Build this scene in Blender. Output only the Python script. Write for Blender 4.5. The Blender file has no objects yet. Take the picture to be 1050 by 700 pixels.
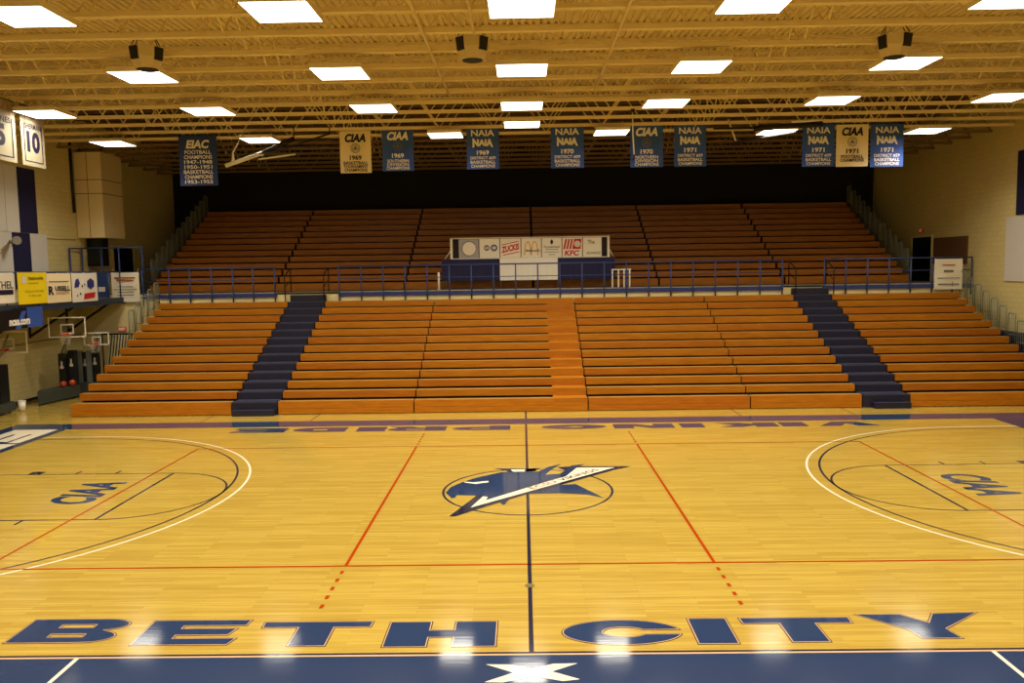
import bpy, math, random
from mathutils import Vector, Matrix
from mathutils.geometry import tessellate_polygon
random.seed(7)
scene = bpy.context.scene
COL = scene.collection

# ------------------------------------------------------------------ materials
def lin(c):
    return tuple(((v / 12.92) if v <= 0.04045 else ((v + 0.055) / 1.055) ** 2.4) for v in c)

def new_mat(name):
    m = bpy.data.materials.new(name); m.use_nodes = True
    nt = m.node_tree
    return m, nt, nt.nodes['Principled BSDF']

def plain(name, rgb, rough=0.6, metal=0.0, spec=0.4, noise=0.0, nscale=6.0, coat=0.0):
    m, nt, b = new_mat(name)
    c = lin(rgb)
    b.inputs['Roughness'].default_value = rough
    b.inputs['Metallic'].default_value = metal
    b.inputs['Specular IOR Level'].default_value = spec
    b.inputs['Coat Weight'].default_value = coat
    b.inputs['Coat Roughness'].default_value = 0.12
    if noise > 0:
        tc = nt.nodes.new('ShaderNodeTexCoord'); n = nt.nodes.new('ShaderNodeTexNoise')
        n.inputs['Scale'].default_value = nscale; n.inputs['Detail'].default_value = 4
        nt.links.new(tc.outputs['Object'], n.inputs['Vector'])
        mx = nt.nodes.new('ShaderNodeMix'); mx.data_type = 'RGBA'
        mx.inputs[6].default_value = (*[v * (1 - noise) for v in c], 1)
        mx.inputs[7].default_value = (*[min(1, v * (1 + noise)) for v in c], 1)
        nt.links.new(n.outputs['Fac'], mx.inputs[0]); nt.links.new(mx.outputs[2], b.inputs['Base Color'])
    else:
        b.inputs['Base Color'].default_value = (*c, 1)
    return m

def wood_floor(name):
    m, nt, b = new_mat(name)
    tc = nt.nodes.new('ShaderNodeTexCoord')
    br = nt.nodes.new('ShaderNodeTexBrick')
    br.inputs['Scale'].default_value = 1.0
    br.inputs['Brick Width'].default_value = 1.6; br.inputs['Row Height'].default_value = 0.085
    br.inputs['Mortar Size'].default_value = 0.002; br.inputs['Mortar Smooth'].default_value = 0.3
    br.inputs['Bias'].default_value = 0.0
    br.inputs['Color1'].default_value = (*lin((0.725, 0.62, 0.28)), 1)
    br.inputs['Color2'].default_value = (*lin((0.67, 0.555, 0.232)), 1)
    br.inputs['Mortar'].default_value = (*lin((0.59, 0.465, 0.185)), 1)
    nt.links.new(tc.outputs['Object'], br.inputs['Vector'])
    mp = nt.nodes.new('ShaderNodeMapping'); mp.inputs['Scale'].default_value = (0.7, 14, 1)
    n = nt.nodes.new('ShaderNodeTexNoise'); n.inputs['Scale'].default_value = 1.5; n.inputs['Detail'].default_value = 5
    nt.links.new(tc.outputs['Object'], mp.inputs['Vector']); nt.links.new(mp.outputs['Vector'], n.inputs['Vector'])
    mx = nt.nodes.new('ShaderNodeMix'); mx.data_type = 'RGBA'; mx.blend_type = 'MULTIPLY'
    mx.inputs[0].default_value = 0.35
    cr = nt.nodes.new('ShaderNodeValToRGB')
    cr.color_ramp.elements[0].position = 0.35; cr.color_ramp.elements[0].color = (0.55, 0.48, 0.38, 1)
    cr.color_ramp.elements[1].position = 0.65; cr.color_ramp.elements[1].color = (1, 1, 1, 1)
    nt.links.new(n.outputs['Fac'], cr.inputs['Fac'])
    nt.links.new(br.outputs['Color'], mx.inputs[6]); nt.links.new(cr.outputs['Color'], mx.inputs[7])
    nt.links.new(mx.outputs[2], b.inputs['Base Color'])
    # strips laid slightly uneven: their varnish breaks up the reflections along the boards
    bp = nt.nodes.new('ShaderNodeBump'); bp.inputs['Strength'].default_value = 0.03; bp.inputs['Distance'].default_value = 0.01
    mp2 = nt.nodes.new('ShaderNodeMapping'); mp2.inputs['Scale'].default_value = (1.2, 22, 1)
    n2 = nt.nodes.new('ShaderNodeTexNoise'); n2.inputs['Scale'].default_value = 1.0; n2.inputs['Detail'].default_value = 2
    nt.links.new(tc.outputs['Object'], mp2.inputs['Vector']); nt.links.new(mp2.outputs['Vector'], n2.inputs['Vector'])
    nt.links.new(n2.outputs['Fac'], bp.inputs['Height']); nt.links.new(bp.outputs['Normal'], b.inputs['Normal'])
    b.inputs['Roughness'].default_value = 0.12
    b.inputs['Specular IOR Level'].default_value = 0.45
    return m

def floor_paint(name, rgb):
    m, nt, b = new_mat(name)
    b.inputs['Base Color'].default_value = (*lin(rgb), 1)
    tc = nt.nodes.new('ShaderNodeTexCoord')
    bp = nt.nodes.new('ShaderNodeBump'); bp.inputs['Strength'].default_value = 0.03; bp.inputs['Distance'].default_value = 0.01
    mp2 = nt.nodes.new('ShaderNodeMapping'); mp2.inputs['Scale'].default_value = (1.2, 22, 1)
    n2 = nt.nodes.new('ShaderNodeTexNoise'); n2.inputs['Scale'].default_value = 1.0; n2.inputs['Detail'].default_value = 2
    nt.links.new(tc.outputs['Object'], mp2.inputs['Vector']); nt.links.new(mp2.outputs['Vector'], n2.inputs['Vector'])
    nt.links.new(n2.outputs['Fac'], bp.inputs['Height']); nt.links.new(bp.outputs['Normal'], b.inputs['Normal'])
    b.inputs['Roughness'].default_value = 0.075
    b.inputs['Specular IOR Level'].default_value = 0.45
    return m

def bench_wood(name, c1, c2):
    m, nt, b = new_mat(name)
    tc = nt.nodes.new('ShaderNodeTexCoord')
    mp = nt.nodes.new('ShaderNodeMapping'); mp.inputs['Scale'].default_value = (0.8, 9, 9)
    n = nt.nodes.new('ShaderNodeTexNoise'); n.inputs['Scale'].default_value = 1.6; n.inputs['Detail'].default_value = 6
    n.inputs['Roughness'].default_value = 0.6
    nt.links.new(tc.outputs['Object'], mp.inputs['Vector']); nt.links.new(mp.outputs['Vector'], n.inputs['Vector'])
    cr = nt.nodes.new('ShaderNodeValToRGB')
    cr.color_ramp.elements[0].position = 0.3; cr.color_ramp.elements[0].color = (*lin(c1), 1)
    cr.color_ramp.elements[1].position = 0.7; cr.color_ramp.elements[1].color = (*lin(c2), 1)
    nt.links.new(n.outputs['Fac'], cr.inputs['Fac']); nt.links.new(cr.outputs['Color'], b.inputs['Base Color'])
    b.inputs['Roughness'].default_value = 0.38; b.inputs['Specular IOR Level'].default_value = 0.4
    return m

def block_wall(name, rgb, axis):
    m, nt, b = new_mat(name)
    tc = nt.nodes.new('ShaderNodeTexCoord')
    sp = nt.nodes.new('ShaderNodeSeparateXYZ'); cb = nt.nodes.new('ShaderNodeCombineXYZ')
    nt.links.new(tc.outputs['Object'], sp.inputs[0])
    nt.links.new(sp.outputs['Y' if axis == 'Y' else 'X'], cb.inputs[0]); nt.links.new(sp.outputs['Z'], cb.inputs[1])
    br = nt.nodes.new('ShaderNodeTexBrick')
    br.inputs['Scale'].default_value = 1.0
    br.inputs['Brick Width'].default_value = 0.4; br.inputs['Row Height'].default_value = 0.2
    br.inputs['Mortar Size'].default_value = 0.008; br.inputs['Mortar Smooth'].default_value = 0.6
    c = lin(rgb)
    br.inputs['Color1'].default_value = (*c, 1)
    br.inputs['Color2'].default_value = (*[v * 0.94 for v in c], 1)
    br.inputs['Mortar'].default_value = (*[v * 0.72 for v in c], 1)
    nt.links.new(cb.outputs[0], br.inputs['Vector']); nt.links.new(br.outputs['Color'], b.inputs['Base Color'])
    b.inputs['Roughness'].default_value = 0.55; b.inputs['Specular IOR Level'].default_value = 0.3
    return m

def emitter(name, rgb, strength):
    m, nt, b = new_mat(name)
    b.inputs['Base Color'].default_value = (0.8, 0.8, 0.8, 1)
    b.inputs['Emission Color'].default_value = (*rgb, 1)
    b.inputs['Emission Strength'].default_value = strength
    return m

def glass(name):
    m, nt, b = new_mat(name)
    b.inputs['Base Color'].default_value = (0.92, 0.95, 0.93, 1)
    b.inputs['Roughness'].default_value = 0.03
    b.inputs['Transmission Weight'].default_value = 1.0
    b.inputs['IOR'].default_value = 1.02
    return m

LAMP_COL = (1.0, 0.93, 0.78); LAMP_STR = 5.0; LAMP_W = 118.0
M = dict(
    floor=wood_floor('court_maple'),
    navy=floor_paint('court_navy', (0.15, 0.215, 0.345)),
    navy_dark=floor_paint('court_navy_outline', (0.17, 0.13, 0.17)),
    floor_tan=floor_paint('court_tan_line', (0.80, 0.64, 0.47)),
    floor_white=floor_paint('court_white', (0.90, 0.86, 0.76)),
    floor_red=floor_paint('court_red', (0.64, 0.23, 0.04)),
    line_blue=floor_paint('court_line_blue', (0.16, 0.15, 0.22)),
    emblem_text=floor_paint('court_emblem_text', (0.33, 0.15, 0.13)),
    brass=plain('floor_brass', (0.42, 0.36, 0.14), 0.4, 0.4),
    bench=bench_wood('bleacher_wood', (0.62, 0.365, 0.035), (0.735, 0.46, 0.06)),
    bench_b=bench_wood('bleacher_wood_aged', (0.605, 0.335, 0.04), (0.715, 0.42, 0.06)),
    bench_light=bench_wood('bleacher_wood_light', (0.60, 0.355, 0.05), (0.69, 0.43, 0.075)),
    deck=plain('bleacher_deck', (0.30, 0.19, 0.10), 0.7, noise=0.2),
    steel_dark=plain('bleacher_steel', (0.10, 0.085, 0.075), 0.6),
    bench_up=bench_wood('bleacher_wood_upper', (0.575, 0.335, 0.07), (0.675, 0.415, 0.095)),  # bleacher wood darkened: dimness of the upper stands is in the colour
    bench_seat=bench_wood('bleacher_seat_worn', (0.56, 0.41, 0.19), (0.65, 0.50, 0.28)),  # seat tops less saturated than the skirts
    rubber=plain('aisle_rubber', (0.105, 0.105, 0.20), 0.5, noise=0.15, nscale=3),
    rubber_edge=plain('aisle_nosing', (0.20, 0.21, 0.30), 0.45),
    wall=block_wall('cream_block', (0.88, 0.815, 0.565), 'Y'),
    wall_x=block_wall('cream_block_front', (0.88, 0.815, 0.565), 'X'),
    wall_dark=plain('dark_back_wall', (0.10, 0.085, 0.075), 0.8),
    fascia=plain('cream_fascia', (0.90, 0.84, 0.62), 0.6, noise=0.05),
    cream_steel=plain('cream_steel', (0.90, 0.82, 0.62), 0.55),
    deck_metal=plain('cream_roof_deck', (0.88, 0.80, 0.60), 0.6),
    edge=plain('walkway_edge', (0.17, 0.21, 0.28), 0.5),
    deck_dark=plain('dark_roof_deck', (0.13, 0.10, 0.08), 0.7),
    steel_brown=plain('brown_steel', (0.50, 0.40, 0.26), 0.6),
    rail=plain('rail_blue', (0.20, 0.27, 0.47), 0.45),
    channel=plain('channel_blue', (0.17, 0.22, 0.47), 0.45),
    black=plain('black_metal', (0.05, 0.05, 0.055), 0.5),
    black_pad=plain('black_vinyl', (0.10, 0.11, 0.12), 0.45),
    base_pad=plain('base_grey_green', (0.24, 0.26, 0.24), 0.55),
    grey_pad=plain('grey_vinyl', (0.46, 0.48, 0.47), 0.5),
    rail_grey=plain('grey_rail', (0.50, 0.52, 0.46), 0.5),
    balcony=plain('balcony_concrete', (0.42, 0.40, 0.36), 0.8, noise=0.1),
    white=plain('white_panel', (0.86, 0.84, 0.80), 0.55),
    white_gloss=plain('white_gloss', (0.95, 0.93, 0.88), 0.25),
    white_drape=plain('white_drape', (0.95, 0.94, 0.91), 0.7),
    navy_cloth=plain('navy_cloth', (0.12, 0.12, 0.29), 0.75),
    navy_panel=plain('navy_panel', (0.12, 0.12, 0.27), 0.6),
    banner_blue=plain('banner_blue', (0.20, 0.34, 0.68), 0.6, noise=0.1, nscale=3),
    banner_navy=plain('banner_navy', (0.15, 0.235, 0.47), 0.6, noise=0.1, nscale=3),
    banner_cream=plain('banner_cream', (0.97, 0.90, 0.72), 0.6),
    print_cream=plain('print_cream', (0.95, 0.94, 0.91), 0.6),
    print_navy=plain('print_navy', (0.10, 0.10, 0.20), 0.6),
    print_blue=plain('print_blue', (0.20, 0.20, 0.50), 0.6),
    print_purple=plain('print_purple', (0.10, 0.06, 0.19), 0.6),
    print_grey=plain('print_grey', (0.45, 0.45, 0.45), 0.6),
    print_red=plain('print_red', (0.78, 0.13, 0.12), 0.6),
    print_gold=plain('print_gold', (0.90, 0.70, 0.16), 0.6),
    print_orange=plain('print_orange', (0.62, 0.28, 0.14), 0.6),
    banner_white=plain('banner_white', (0.92, 0.90, 0.83), 0.6),
    banner_yellow=plain('banner_yellow', (0.95, 0.85, 0.06), 0.55),
    print_olive=plain('print_olive', (0.45, 0.42, 0.10), 0.6),
    orange=plain('ball_orange', (0.75, 0.28, 0.13), 0.55),
    rim=plain('rim_orange', (0.85, 0.27, 0.16), 0.4),
    net=plain('net_white', (0.85, 0.83, 0.76), 0.8),
    glass=glass('backboard_glass'),
    duct=plain('duct_cream', (0.90, 0.83, 0.64), 0.6, noise=0.04),
    speaker=plain('speaker_cream', (0.80, 0.72, 0.56), 0.6),
    board=plain('brown_board', (0.42, 0.29, 0.18), 0.7, noise=0.1),
    door=plain('door_dark', (0.055, 0.05, 0.075), 0.5),
    metal=plain('grey_metal', (0.58, 0.57, 0.54), 0.4, 0.3),
    pole_white=plain('pole_white', (0.90, 0.88, 0.80), 0.4),
    pole_dark=plain('pole_dark', (0.10, 0.085, 0.06), 0.5),
    silver=plain('sign_silver', (0.66, 0.66, 0.70), 0.3, 0.0),
    lamp=emitter('lamp_lens', LAMP_COL, LAMP_STR),
    jersey_cloth=plain('jersey_cloth', (0.62, 0.58, 0.48), 0.7),
    exit_face=plain('exit_sign_face', (0.85, 0.42, 0.34), 0.5),
    exit_red=emitter('exit_sign_red', (1.0, 0.16, 0.10), 0.22),
    louver=plain('lamp_louver', (0.50, 0.49, 0.47), 0.45),
    housing=plain('lamp_housing', (0.88, 0.82, 0.66), 0.5),
)

# ------------------------------------------------------------------ mesh builder
class MB:
    def __init__(self): self.v = []; self.f = []; self.m = []; self.sm = []
    def quad(self, pts, mi=0):
        n = len(self.v); self.v += [tuple(p) for p in pts]; self.f.append(tuple(range(n, n + len(pts)))); self.m.append(mi); self.sm.append(False)
        return self
    def box(self, x0, x1, y0, y1, z0, z1, mi=0):
        n = len(self.v)
        self.v += [(x0,y0,z0),(x1,y0,z0),(x1,y1,z0),(x0,y1,z0),(x0,y0,z1),(x1,y0,z1),(x1,y1,z1),(x0,y1,z1)]
        for q in ((0,3,2,1),(4,5,6,7),(0,1,5,4),(1,2,6,5),(2,3,7,6),(3,0,4,7)):
            self.f.append(tuple(n + i for i in q)); self.m.append(mi); self.sm.append(False)
        return self
    def obox(self, c, ax, ay, az, mi=0):          # oriented box from centre and three half-axis vectors
        c, ax, ay, az = Vector(c), Vector(ax), Vector(ay), Vector(az); n = len(self.v)
        for sz in (-1, 1):
            for sx, sy in ((-1,-1),(1,-1),(1,1),(-1,1)):
                self.v.append(tuple(c + ax*sx + ay*sy + az*sz))
        for q in ((0,3,2,1),(4,5,6,7),(0,1,5,4),(1,2,6,5),(2,3,7,6),(3,0,4,7)):
            self.f.append(tuple(n + i for i in q)); self.m.append(mi); self.sm.append(False)
        return self
    def tube(self, pts, r, mi=0, seg=8, closed=False, smooth=True):
        pts = [Vector(p) for p in pts]; rings = []
        N = len(pts)
        for i, p in enumerate(pts):
            if closed: t = (pts[(i+1) % N] - pts[i-1])
            else: t = (pts[min(i+1, N-1)] - pts[max(i-1, 0)])
            t.normalize()
            up = Vector((0,0,1)) if abs(t.z) < 0.9 else Vector((0,1,0))
            a = t.cross(up).normalized(); b = a.cross(t).normalized()
            rr = r[i] if isinstance(r, (list, tuple)) else r
            n = len(self.v)
            for k in range(seg):
                an = 2*math.pi*k/seg + math.pi/seg
                self.v.append(tuple(p + a*math.cos(an)*rr + b*math.sin(an)*rr))
            rings.append(n)
        for i in range(N if closed else N-1):
            n0, n1 = rings[i], rings[(i+1) % N]
            for k in range(seg):
                self.f.append((n0+k, n0+(k+1)%seg, n1+(k+1)%seg, n1+k)); self.m.append(mi); self.sm.append(smooth and seg > 4)
        if not closed:
            self.f.append(tuple(rings[0]+k for k in reversed(range(seg)))); self.m.append(mi); self.sm.append(False)
            self.f.append(tuple(rings[-1]+k for k in range(seg))); self.m.append(mi); self.sm.append(False)
        return self
    def sphere(self, c, r, mi=0, seg=16, rings=10, sc=(1,1,1)):
        n = len(self.v); c = Vector(c)
        for i in range(rings+1):
            th = math.pi*i/rings
            for k in range(seg):
                ph = 2*math.pi*k/seg
                self.v.append((c.x+r*sc[0]*math.sin(th)*math.cos(ph), c.y+r*sc[1]*math.sin(th)*math.sin(ph), c.z+r*sc[2]*math.cos(th)))
        for i in range(rings):
            for k in range(seg):
                self.f.append((n+i*seg+k, n+(i+1)*seg+k, n+(i+1)*seg+(k+1)%seg, n+i*seg+(k+1)%seg)); self.m.append(mi); self.sm.append(True)
        return self
    def poly(self, loops, tf, mi=0):              # flat polygon with holes, 2-D loops mapped by tf(x, y) -> 3-D
        flat = [p for l in loops for p in l]
        tris = tessellate_polygon([[Vector((p[0], p[1], 0)) for p in l] for l in loops])
        n = len(self.v)
        pts = [Vector(tf(*p)) for p in flat]
        self.v += [tuple(p) for p in pts]
        for t in tris:
            a, b, c = (Vector((*flat[i], 0)) for i in t)
            if (b-a).cross(c-a).z < 0: t = (t[0], t[2], t[1])
            self.f.append(tuple(n+i for i in t)); self.m.append(mi); self.sm.append(False)
        return self
    def prism(self, pts, tf, h, mi=0):            # polygon in 2-D extruded by vector h
        h = Vector(h); n = len(self.v); k = len(pts)
        P = [Vector(tf(*p)) for p in pts]
        self.v += [tuple(p) for p in P] + [tuple(p+h) for p in P]
        self.f.append(tuple(n+i for i in reversed(range(k)))); self.f.append(tuple(n+k+i for i in range(k)))
        self.m += [mi, mi]; self.sm += [False, False]
        for i in range(k):
            self.f.append((n+i, n+(i+1)%k, n+k+(i+1)%k, n+k+i)); self.m.append(mi); self.sm.append(False)
        return self
    def text(self, s, tf, w, h, mi=0, bold=0.0, shear=0.0, arch=0.0):   # lettering fitted to w x h around tf's origin
        vs, fs = glyph_mesh(s, bold, shear)
        if not vs: return self
        x0 = min(p[0] for p in vs); x1 = max(p[0] for p in vs); y0 = min(p[1] for p in vs); y1 = max(p[1] for p in vs)
        n = len(self.v)
        for p in vs:
            u = (p[0]-x0)/max(1e-6, x1-x0)-0.5; t = (p[1]-y0)/max(1e-6, y1-y0)-0.5
            yy = t*h*(1+arch*(u*u*4-0.5)) if arch else t*h
            self.v.append(tuple(tf(u*w, yy)))
        for f in fs:
            self.f.append(tuple(n+i for i in f)); self.m.append(mi); self.sm.append(False)
        return self
    def build(self, name, mats, parent=None):
        if not isinstance(mats, (list, tuple)): mats = [mats]
        me = bpy.data.meshes.new(name)
        o = Vector((0,0,0))
        if parent is not None:
            q = parent
            while q is not None:
                o += q.location; q = q.parent
        me.from_pydata([(x-o.x, y-o.y, z-o.z) for x, y, z in self.v], [], self.f)
        for m in mats: me.materials.append(m)
        me.polygons.foreach_set('material_index', self.m)
        me.polygons.foreach_set('use_smooth', self.sm)
        me.update()
        ob = bpy.data.objects.new(name, me); COL.objects.link(ob)
        if parent is not None: ob.parent = parent
        return ob

_gc = {}
def glyph_mesh(s, bold, shear):
    key = (s, bold, shear)
    if key not in _gc:
        cu = bpy.data.curves.new('lettering', 'FONT'); cu.body = s; cu.offset = bold; cu.shear = shear
        cu.resolution_u = 3; cu.size = 1.0
        ob = bpy.data.objects.new('lettering', cu); COL.objects.link(ob)
        dg = bpy.context.evaluated_depsgraph_get()
        me = ob.evaluated_get(dg).to_mesh()
        _gc[key] = ([(v.co.x, v.co.y) for v in me.vertices], [tuple(p.vertices) for p in me.polygons])
        ob.evaluated_get(dg).to_mesh_clear()
        bpy.data.objects.remove(ob); bpy.data.curves.remove(cu)
    return _gc[key]

def tag(o, label=None, cat=None, group=None, kind=None):
    if label: o['label'] = label
    if cat: o['category'] = cat
    if group: o['group'] = group
    if kind: o['kind'] = kind
    return o

def thing(name, label, cat, loc, group=None):
    o = bpy.data.objects.new(name, None); COL.objects.link(o)
    o.location = loc; o.empty_display_size = 0.1
    return tag(o, label, cat, group)

def struct(mb, name, mats, parent=None):
    o = mb.build(name, mats, parent)
    if parent is None: o['kind'] = 'structure'
    return o

# pre-bake all lettering while the scene is still small
for s, b, sh in (('CIAA', .035, .25), ('CIAA', .03, .2), ('NAIA', .02, 0), ('NAIA', .045, 0)): glyph_mesh(s, b, sh)

# ------------------------------------------------------------------ camera (solved from the court markings)
f_px, cx, cy, cz, yaw, pit, rol = 838.691837, -0.05187316, -17.4436316, 4.80435441, -0.013818049, -0.0892450970, -0.0145898283
c_, s_ = math.cos(yaw), math.sin(yaw)
fw = Vector((s_*math.cos(pit), c_*math.cos(pit), math.sin(pit)))
r0 = Vector((c_, -s_, 0)); u0 = r0.cross(fw)
Rv = r0*math.cos(rol) + u0*math.sin(rol); Uv = -r0*math.sin(rol) + u0*math.cos(rol)
cd = bpy.data.cameras.new('camera'); cam = bpy.data.objects.new('camera', cd); COL.objects.link(cam)
cd.sensor_fit = 'HORIZONTAL'; cd.sensor_width = 36.0; cd.lens = f_px/1050*36.0; cd.clip_end = 200
mw = Matrix.Identity(4)
for i in range(3):
    mw[i][0] = Rv[i]; mw[i][1] = Uv[i]; mw[i][2] = -fw[i]
mw[0][3], mw[1][3], mw[2][3] = cx, cy, cz
cam.matrix_world = mw
scene.camera = cam

# ------------------------------------------------------------------ room shell
XL, XR, YF, YB = -19.0, 18.9, -21.0, 27.4
ZC, ZD = 9.96, 11.42           # joist bottom chords, roof deck
BY, BZ = 17.3, 3.93            # balcony front, balcony floor
floor = struct(MB().box(XL-.2, XR+.2, YF-.2, YB+.2, -0.2, 0), 'floor', M['floor'])
struct(MB().box(XL-.25, XL, YF-.2, YB+.2, 0, ZD+.1), 'wall_left', M['wall'])
struct(MB().box(XR, XR+.25, YF-.2, YB+.2, 0, ZD+.1), 'wall_right', M['wall'])
struct(MB().box(XL, XR, YF-.25, YF, 0, ZD+.1), 'wall_front', M['wall_x'])
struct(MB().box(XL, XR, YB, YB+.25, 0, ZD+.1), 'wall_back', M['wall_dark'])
# wainscot band low on the right wall
struct(MB().box(XR-.03, XR, YF, BY, 0, 2.09), 'baseboard_right', M['navy_panel'])
struct(MB().box(XL, XL+.02, YF, BY, 0, 0.12), 'baseboard_left', M['black'])

# roof deck: ribbed steel sheet, ribs running away from the camera
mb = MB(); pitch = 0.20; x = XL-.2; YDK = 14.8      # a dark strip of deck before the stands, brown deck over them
while x < XR+.2:
    a, b_, c__, d = x, x+.10, x+.12, x+.18
    for (p, zp), (q, zq) in (((a, ZD), (b_, ZD)), ((b_, ZD), (c__, ZD+.05)), ((c__, ZD+.05), (d, ZD+.05)), ((d, ZD+.05), (x+pitch, ZD))):
        mb.quad([(p, YF-.2, zp), (p, YDK, zp), (q, YDK, zq), (q, YF-.2, zq)])
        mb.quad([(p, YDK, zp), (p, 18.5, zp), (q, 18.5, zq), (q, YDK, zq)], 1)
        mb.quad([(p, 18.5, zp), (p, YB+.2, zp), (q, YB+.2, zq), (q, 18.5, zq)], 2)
    x += pitch
mb.box(XL-.25, XR+.25, YF-.25, YB+.25, ZD+.16, ZD+.3)
struct(mb, 'ceiling', [M['deck_metal'], M['deck_dark'], M['steel_brown']])

# open-web joists spanning left to right
JY = [-0.52 + 1.532*n for n in range(-13, 19)]
JY = [y for y in JY if YF+.4 < y < YB-.4]
for jy in JY:
    jm = M['cream_steel'] if jy < 15.5 else M['steel_brown']  # joists past the lamps: their dimness is put into the colour
    j = bpy.data.objects.new('beam', None); COL.objects.link(j); j.location = (0, jy, ZC); j['kind'] = 'structure'
    MB().box(XL, XR, jy-.075, jy+.075, ZC, ZC+.10).build('bottom_chord', jm, j)
    MB().box(XL, XR, jy-.07, jy+.07, ZD-.10, ZD).build('top_chord', jm, j)
    w = MB(); n = 19; st = (XR-XL)/n
    for i in range(n):
        x0 = XL+i*st
        w.tube([(x0, jy, ZC+.05), (x0+st*.5, jy, ZD-.06)], .024, seg=4)
        w.tube([(x0+st*.5, jy, ZD-.06), (x0+st, jy, ZC+.05)], .024, seg=4)
    w.build('web', jm, j)
# cross bridging between the joists
for bx in (-13.2, -6.6, 6.6, 13.2):
    j = bpy.data.objects.new('beam', None); COL.objects.link(j); j.location = (bx, 0, ZC); j['kind'] = 'structure'
    w = MB()
    for a, b_ in zip(JY[:-1], JY[1:]):
        w.tube([(bx, a+.05, ZC+.09), (bx, b_-.05, ZD-.09)], .022, seg=4)
        w.tube([(bx+.06, a+.05, ZD-.09), (bx+.06, b_-.05, ZC+.09)], .022, seg=4)
    w.build('cross_bridging', M['cream_steel'], j)
for bx, y0, y1 in ((-2.15, YF+.3, 7.3), (2.12, YF+.3, 7.0), (-1.03, YF+.3, 0.95)):
    o = MB().tube([(bx, y0, ZC-.035), (bx, y1, ZC-.035)], .032).build('conduit', M['cream_steel'])
    tag(o, {-2.15: 'cream conduit running under the joists left of the middle speaker cluster',
            2.12: 'cream conduit running under the joists right of the middle column of lights',
            -1.03: 'short cream conduit that ends above the middle speaker cluster'}[bx], 'conduit', 'conduits under the roof joists')

# ------------------------------------------------------------------ ceiling lights
ORD = ['leftmost', 'second from left', 'third from left', 'fourth from left', 'fifth from left', 'sixth from left', 'rightmost']
lamp_data = bpy.data.lights.new('ceiling_light', 'AREA')
lamp_data.shape = 'SQUARE'; lamp_data.size = 1.18; lamp_data.energy = LAMP_W; lamp_data.color = LAMP_COL
lamp_data.spread = math.radians(137)          # beam narrowed to keep light off the upper stands; fixture has no louvers
def lamp(x, y, label, group='square ceiling lights over the court', s=0.62):
    z = 9.58
    t = thing('ceiling_light', label, 'light', (x, y, z), group)
    h = MB().box(x-s, x+s, y-s, y+s, z+.03, z+.12)
    for sg in (-1, 1): h.box(x-s, x+s, y+sg*(s-.008)-.008, y+sg*(s-.008)+.008, z+.005, z+.03).box(x+sg*(s-.008)-.008, x+sg*(s-.008)+.008, y-s, y+s, z+.005, z+.03)
    for sg in (-.4, .4): h.tube([(x+sg, y, z+.12), (x+sg, y, ZC+.03)], .012, seg=6)
    h.build('housing', M['housing'], t)
    MB().box(x-s+.018, x+s-.018, y-s+.018, y+s-.018, z, z+.028).build('diffuser', M['lamp'], t)
    lo = bpy.data.objects.new('lamp', lamp_data); COL.objects.link(lo); lo.parent = t; lo.location = (0, 0, -.004)
    return t
oc = lambda i, n: ORD[i] if i < n-1 else 'rightmost'
for i, x in enumerate((-9.2, -4.44, 0, 4.30, 9.1)):
    lamp(x, -1.87, 'square ceiling light cut by the top edge of the photo, %s' % oc(i, 5))
for i, x in enumerate((-9.25, -4.42, 0, 4.34, 9.25)):
    lamp(x, 2.95, 'square ceiling light, %s of the five below the speaker clusters' % oc(i, 5))
for i, x in enumerate((-14.25, -9.35, -4.4, 0, 4.26, 9.15, 14.15)):
    lamp(x, 7.35, 'square ceiling light, %s of seven in the row before the last' % oc(i, 7))
names4 = ['bright thin-looking ceiling light at far left beside the cream duct', 'bright ceiling light partly behind the folded white hoist poles', 'bright ceiling light between the blue 1969 banners', 'bright middle ceiling light of the last row',
          'bright ceiling light right of the blue 1970 banner in the middle', 'bright ceiling light behind the dark hoist pole at right', 'bright ceiling light right of the rightmost blue banner']
for i, (x, y) in enumerate(((-15.1, 13.1), (-9.55, 12.85), (-2.74, 12.45), (0, 10.5), (3.2, 12.45), (9.25, 12.95), (14.85, 13.3))):
    lamp(x, y, names4[i], s=.60)
for y in (-6.6, -11.3, -16.0):
    for x in (-14.2, -9.3, -4.4, 0, 4.3, 9.2, 14.2):
        lamp(x, y, 'square ceiling light over the near part of the court, out of the photo', 'square ceiling lights out of the photo')
for y in (-1.87, 2.95):
    for x in (-14.2, 14.2):
        lamp(x, y, 'square ceiling light near a side wall, out of the photo', 'square ceiling lights out of the photo')

# ------------------------------------------------------------------ floor markings (thin paint on the floor)
def ground(z): return lambda x, y: (x, y, z)
def paint(mb, name, mats): return mb.build(name, mats, floor)
def rect(mb, x0, x1, y0, y1, z, mi=0): return mb.quad([(x0,y0,z),(x1,y0,z),(x1,y1,z),(x0,y1,z)], mi)
def line(mb, p, q, w, z, mi=0):
    p = Vector((*p, 0)); q = Vector((*q, 0)); t = (q-p).normalized(); n = Vector((-t.y, t.x, 0))*w/2
    return mb.quad([(*(p-n).xy, z), (*(q-n).xy, z), (*(q+n).xy, z), (*(p+n).xy, z)], mi)
def arc(mb, c, r, a0, a1, w, z, mi=0, n=72):
    for i in range(n):
        a, b = a0+(a1-a0)*i/n, a0+(a1-a0)*(i+1)/n
        P = [(c[0]+rr*math.cos(t), c[1]+rr*math.sin(t), z) for rr, t in ((r-w/2, a), (r+w/2, a), (r+w/2, b), (r-w/2, b))]
        mb.quad(P, mi)
    return mb
Z1, Z2, Z3, Z4, Z5 = .002, .004, .006, .008, .010
HX, HY = 14.33, 7.55
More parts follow.
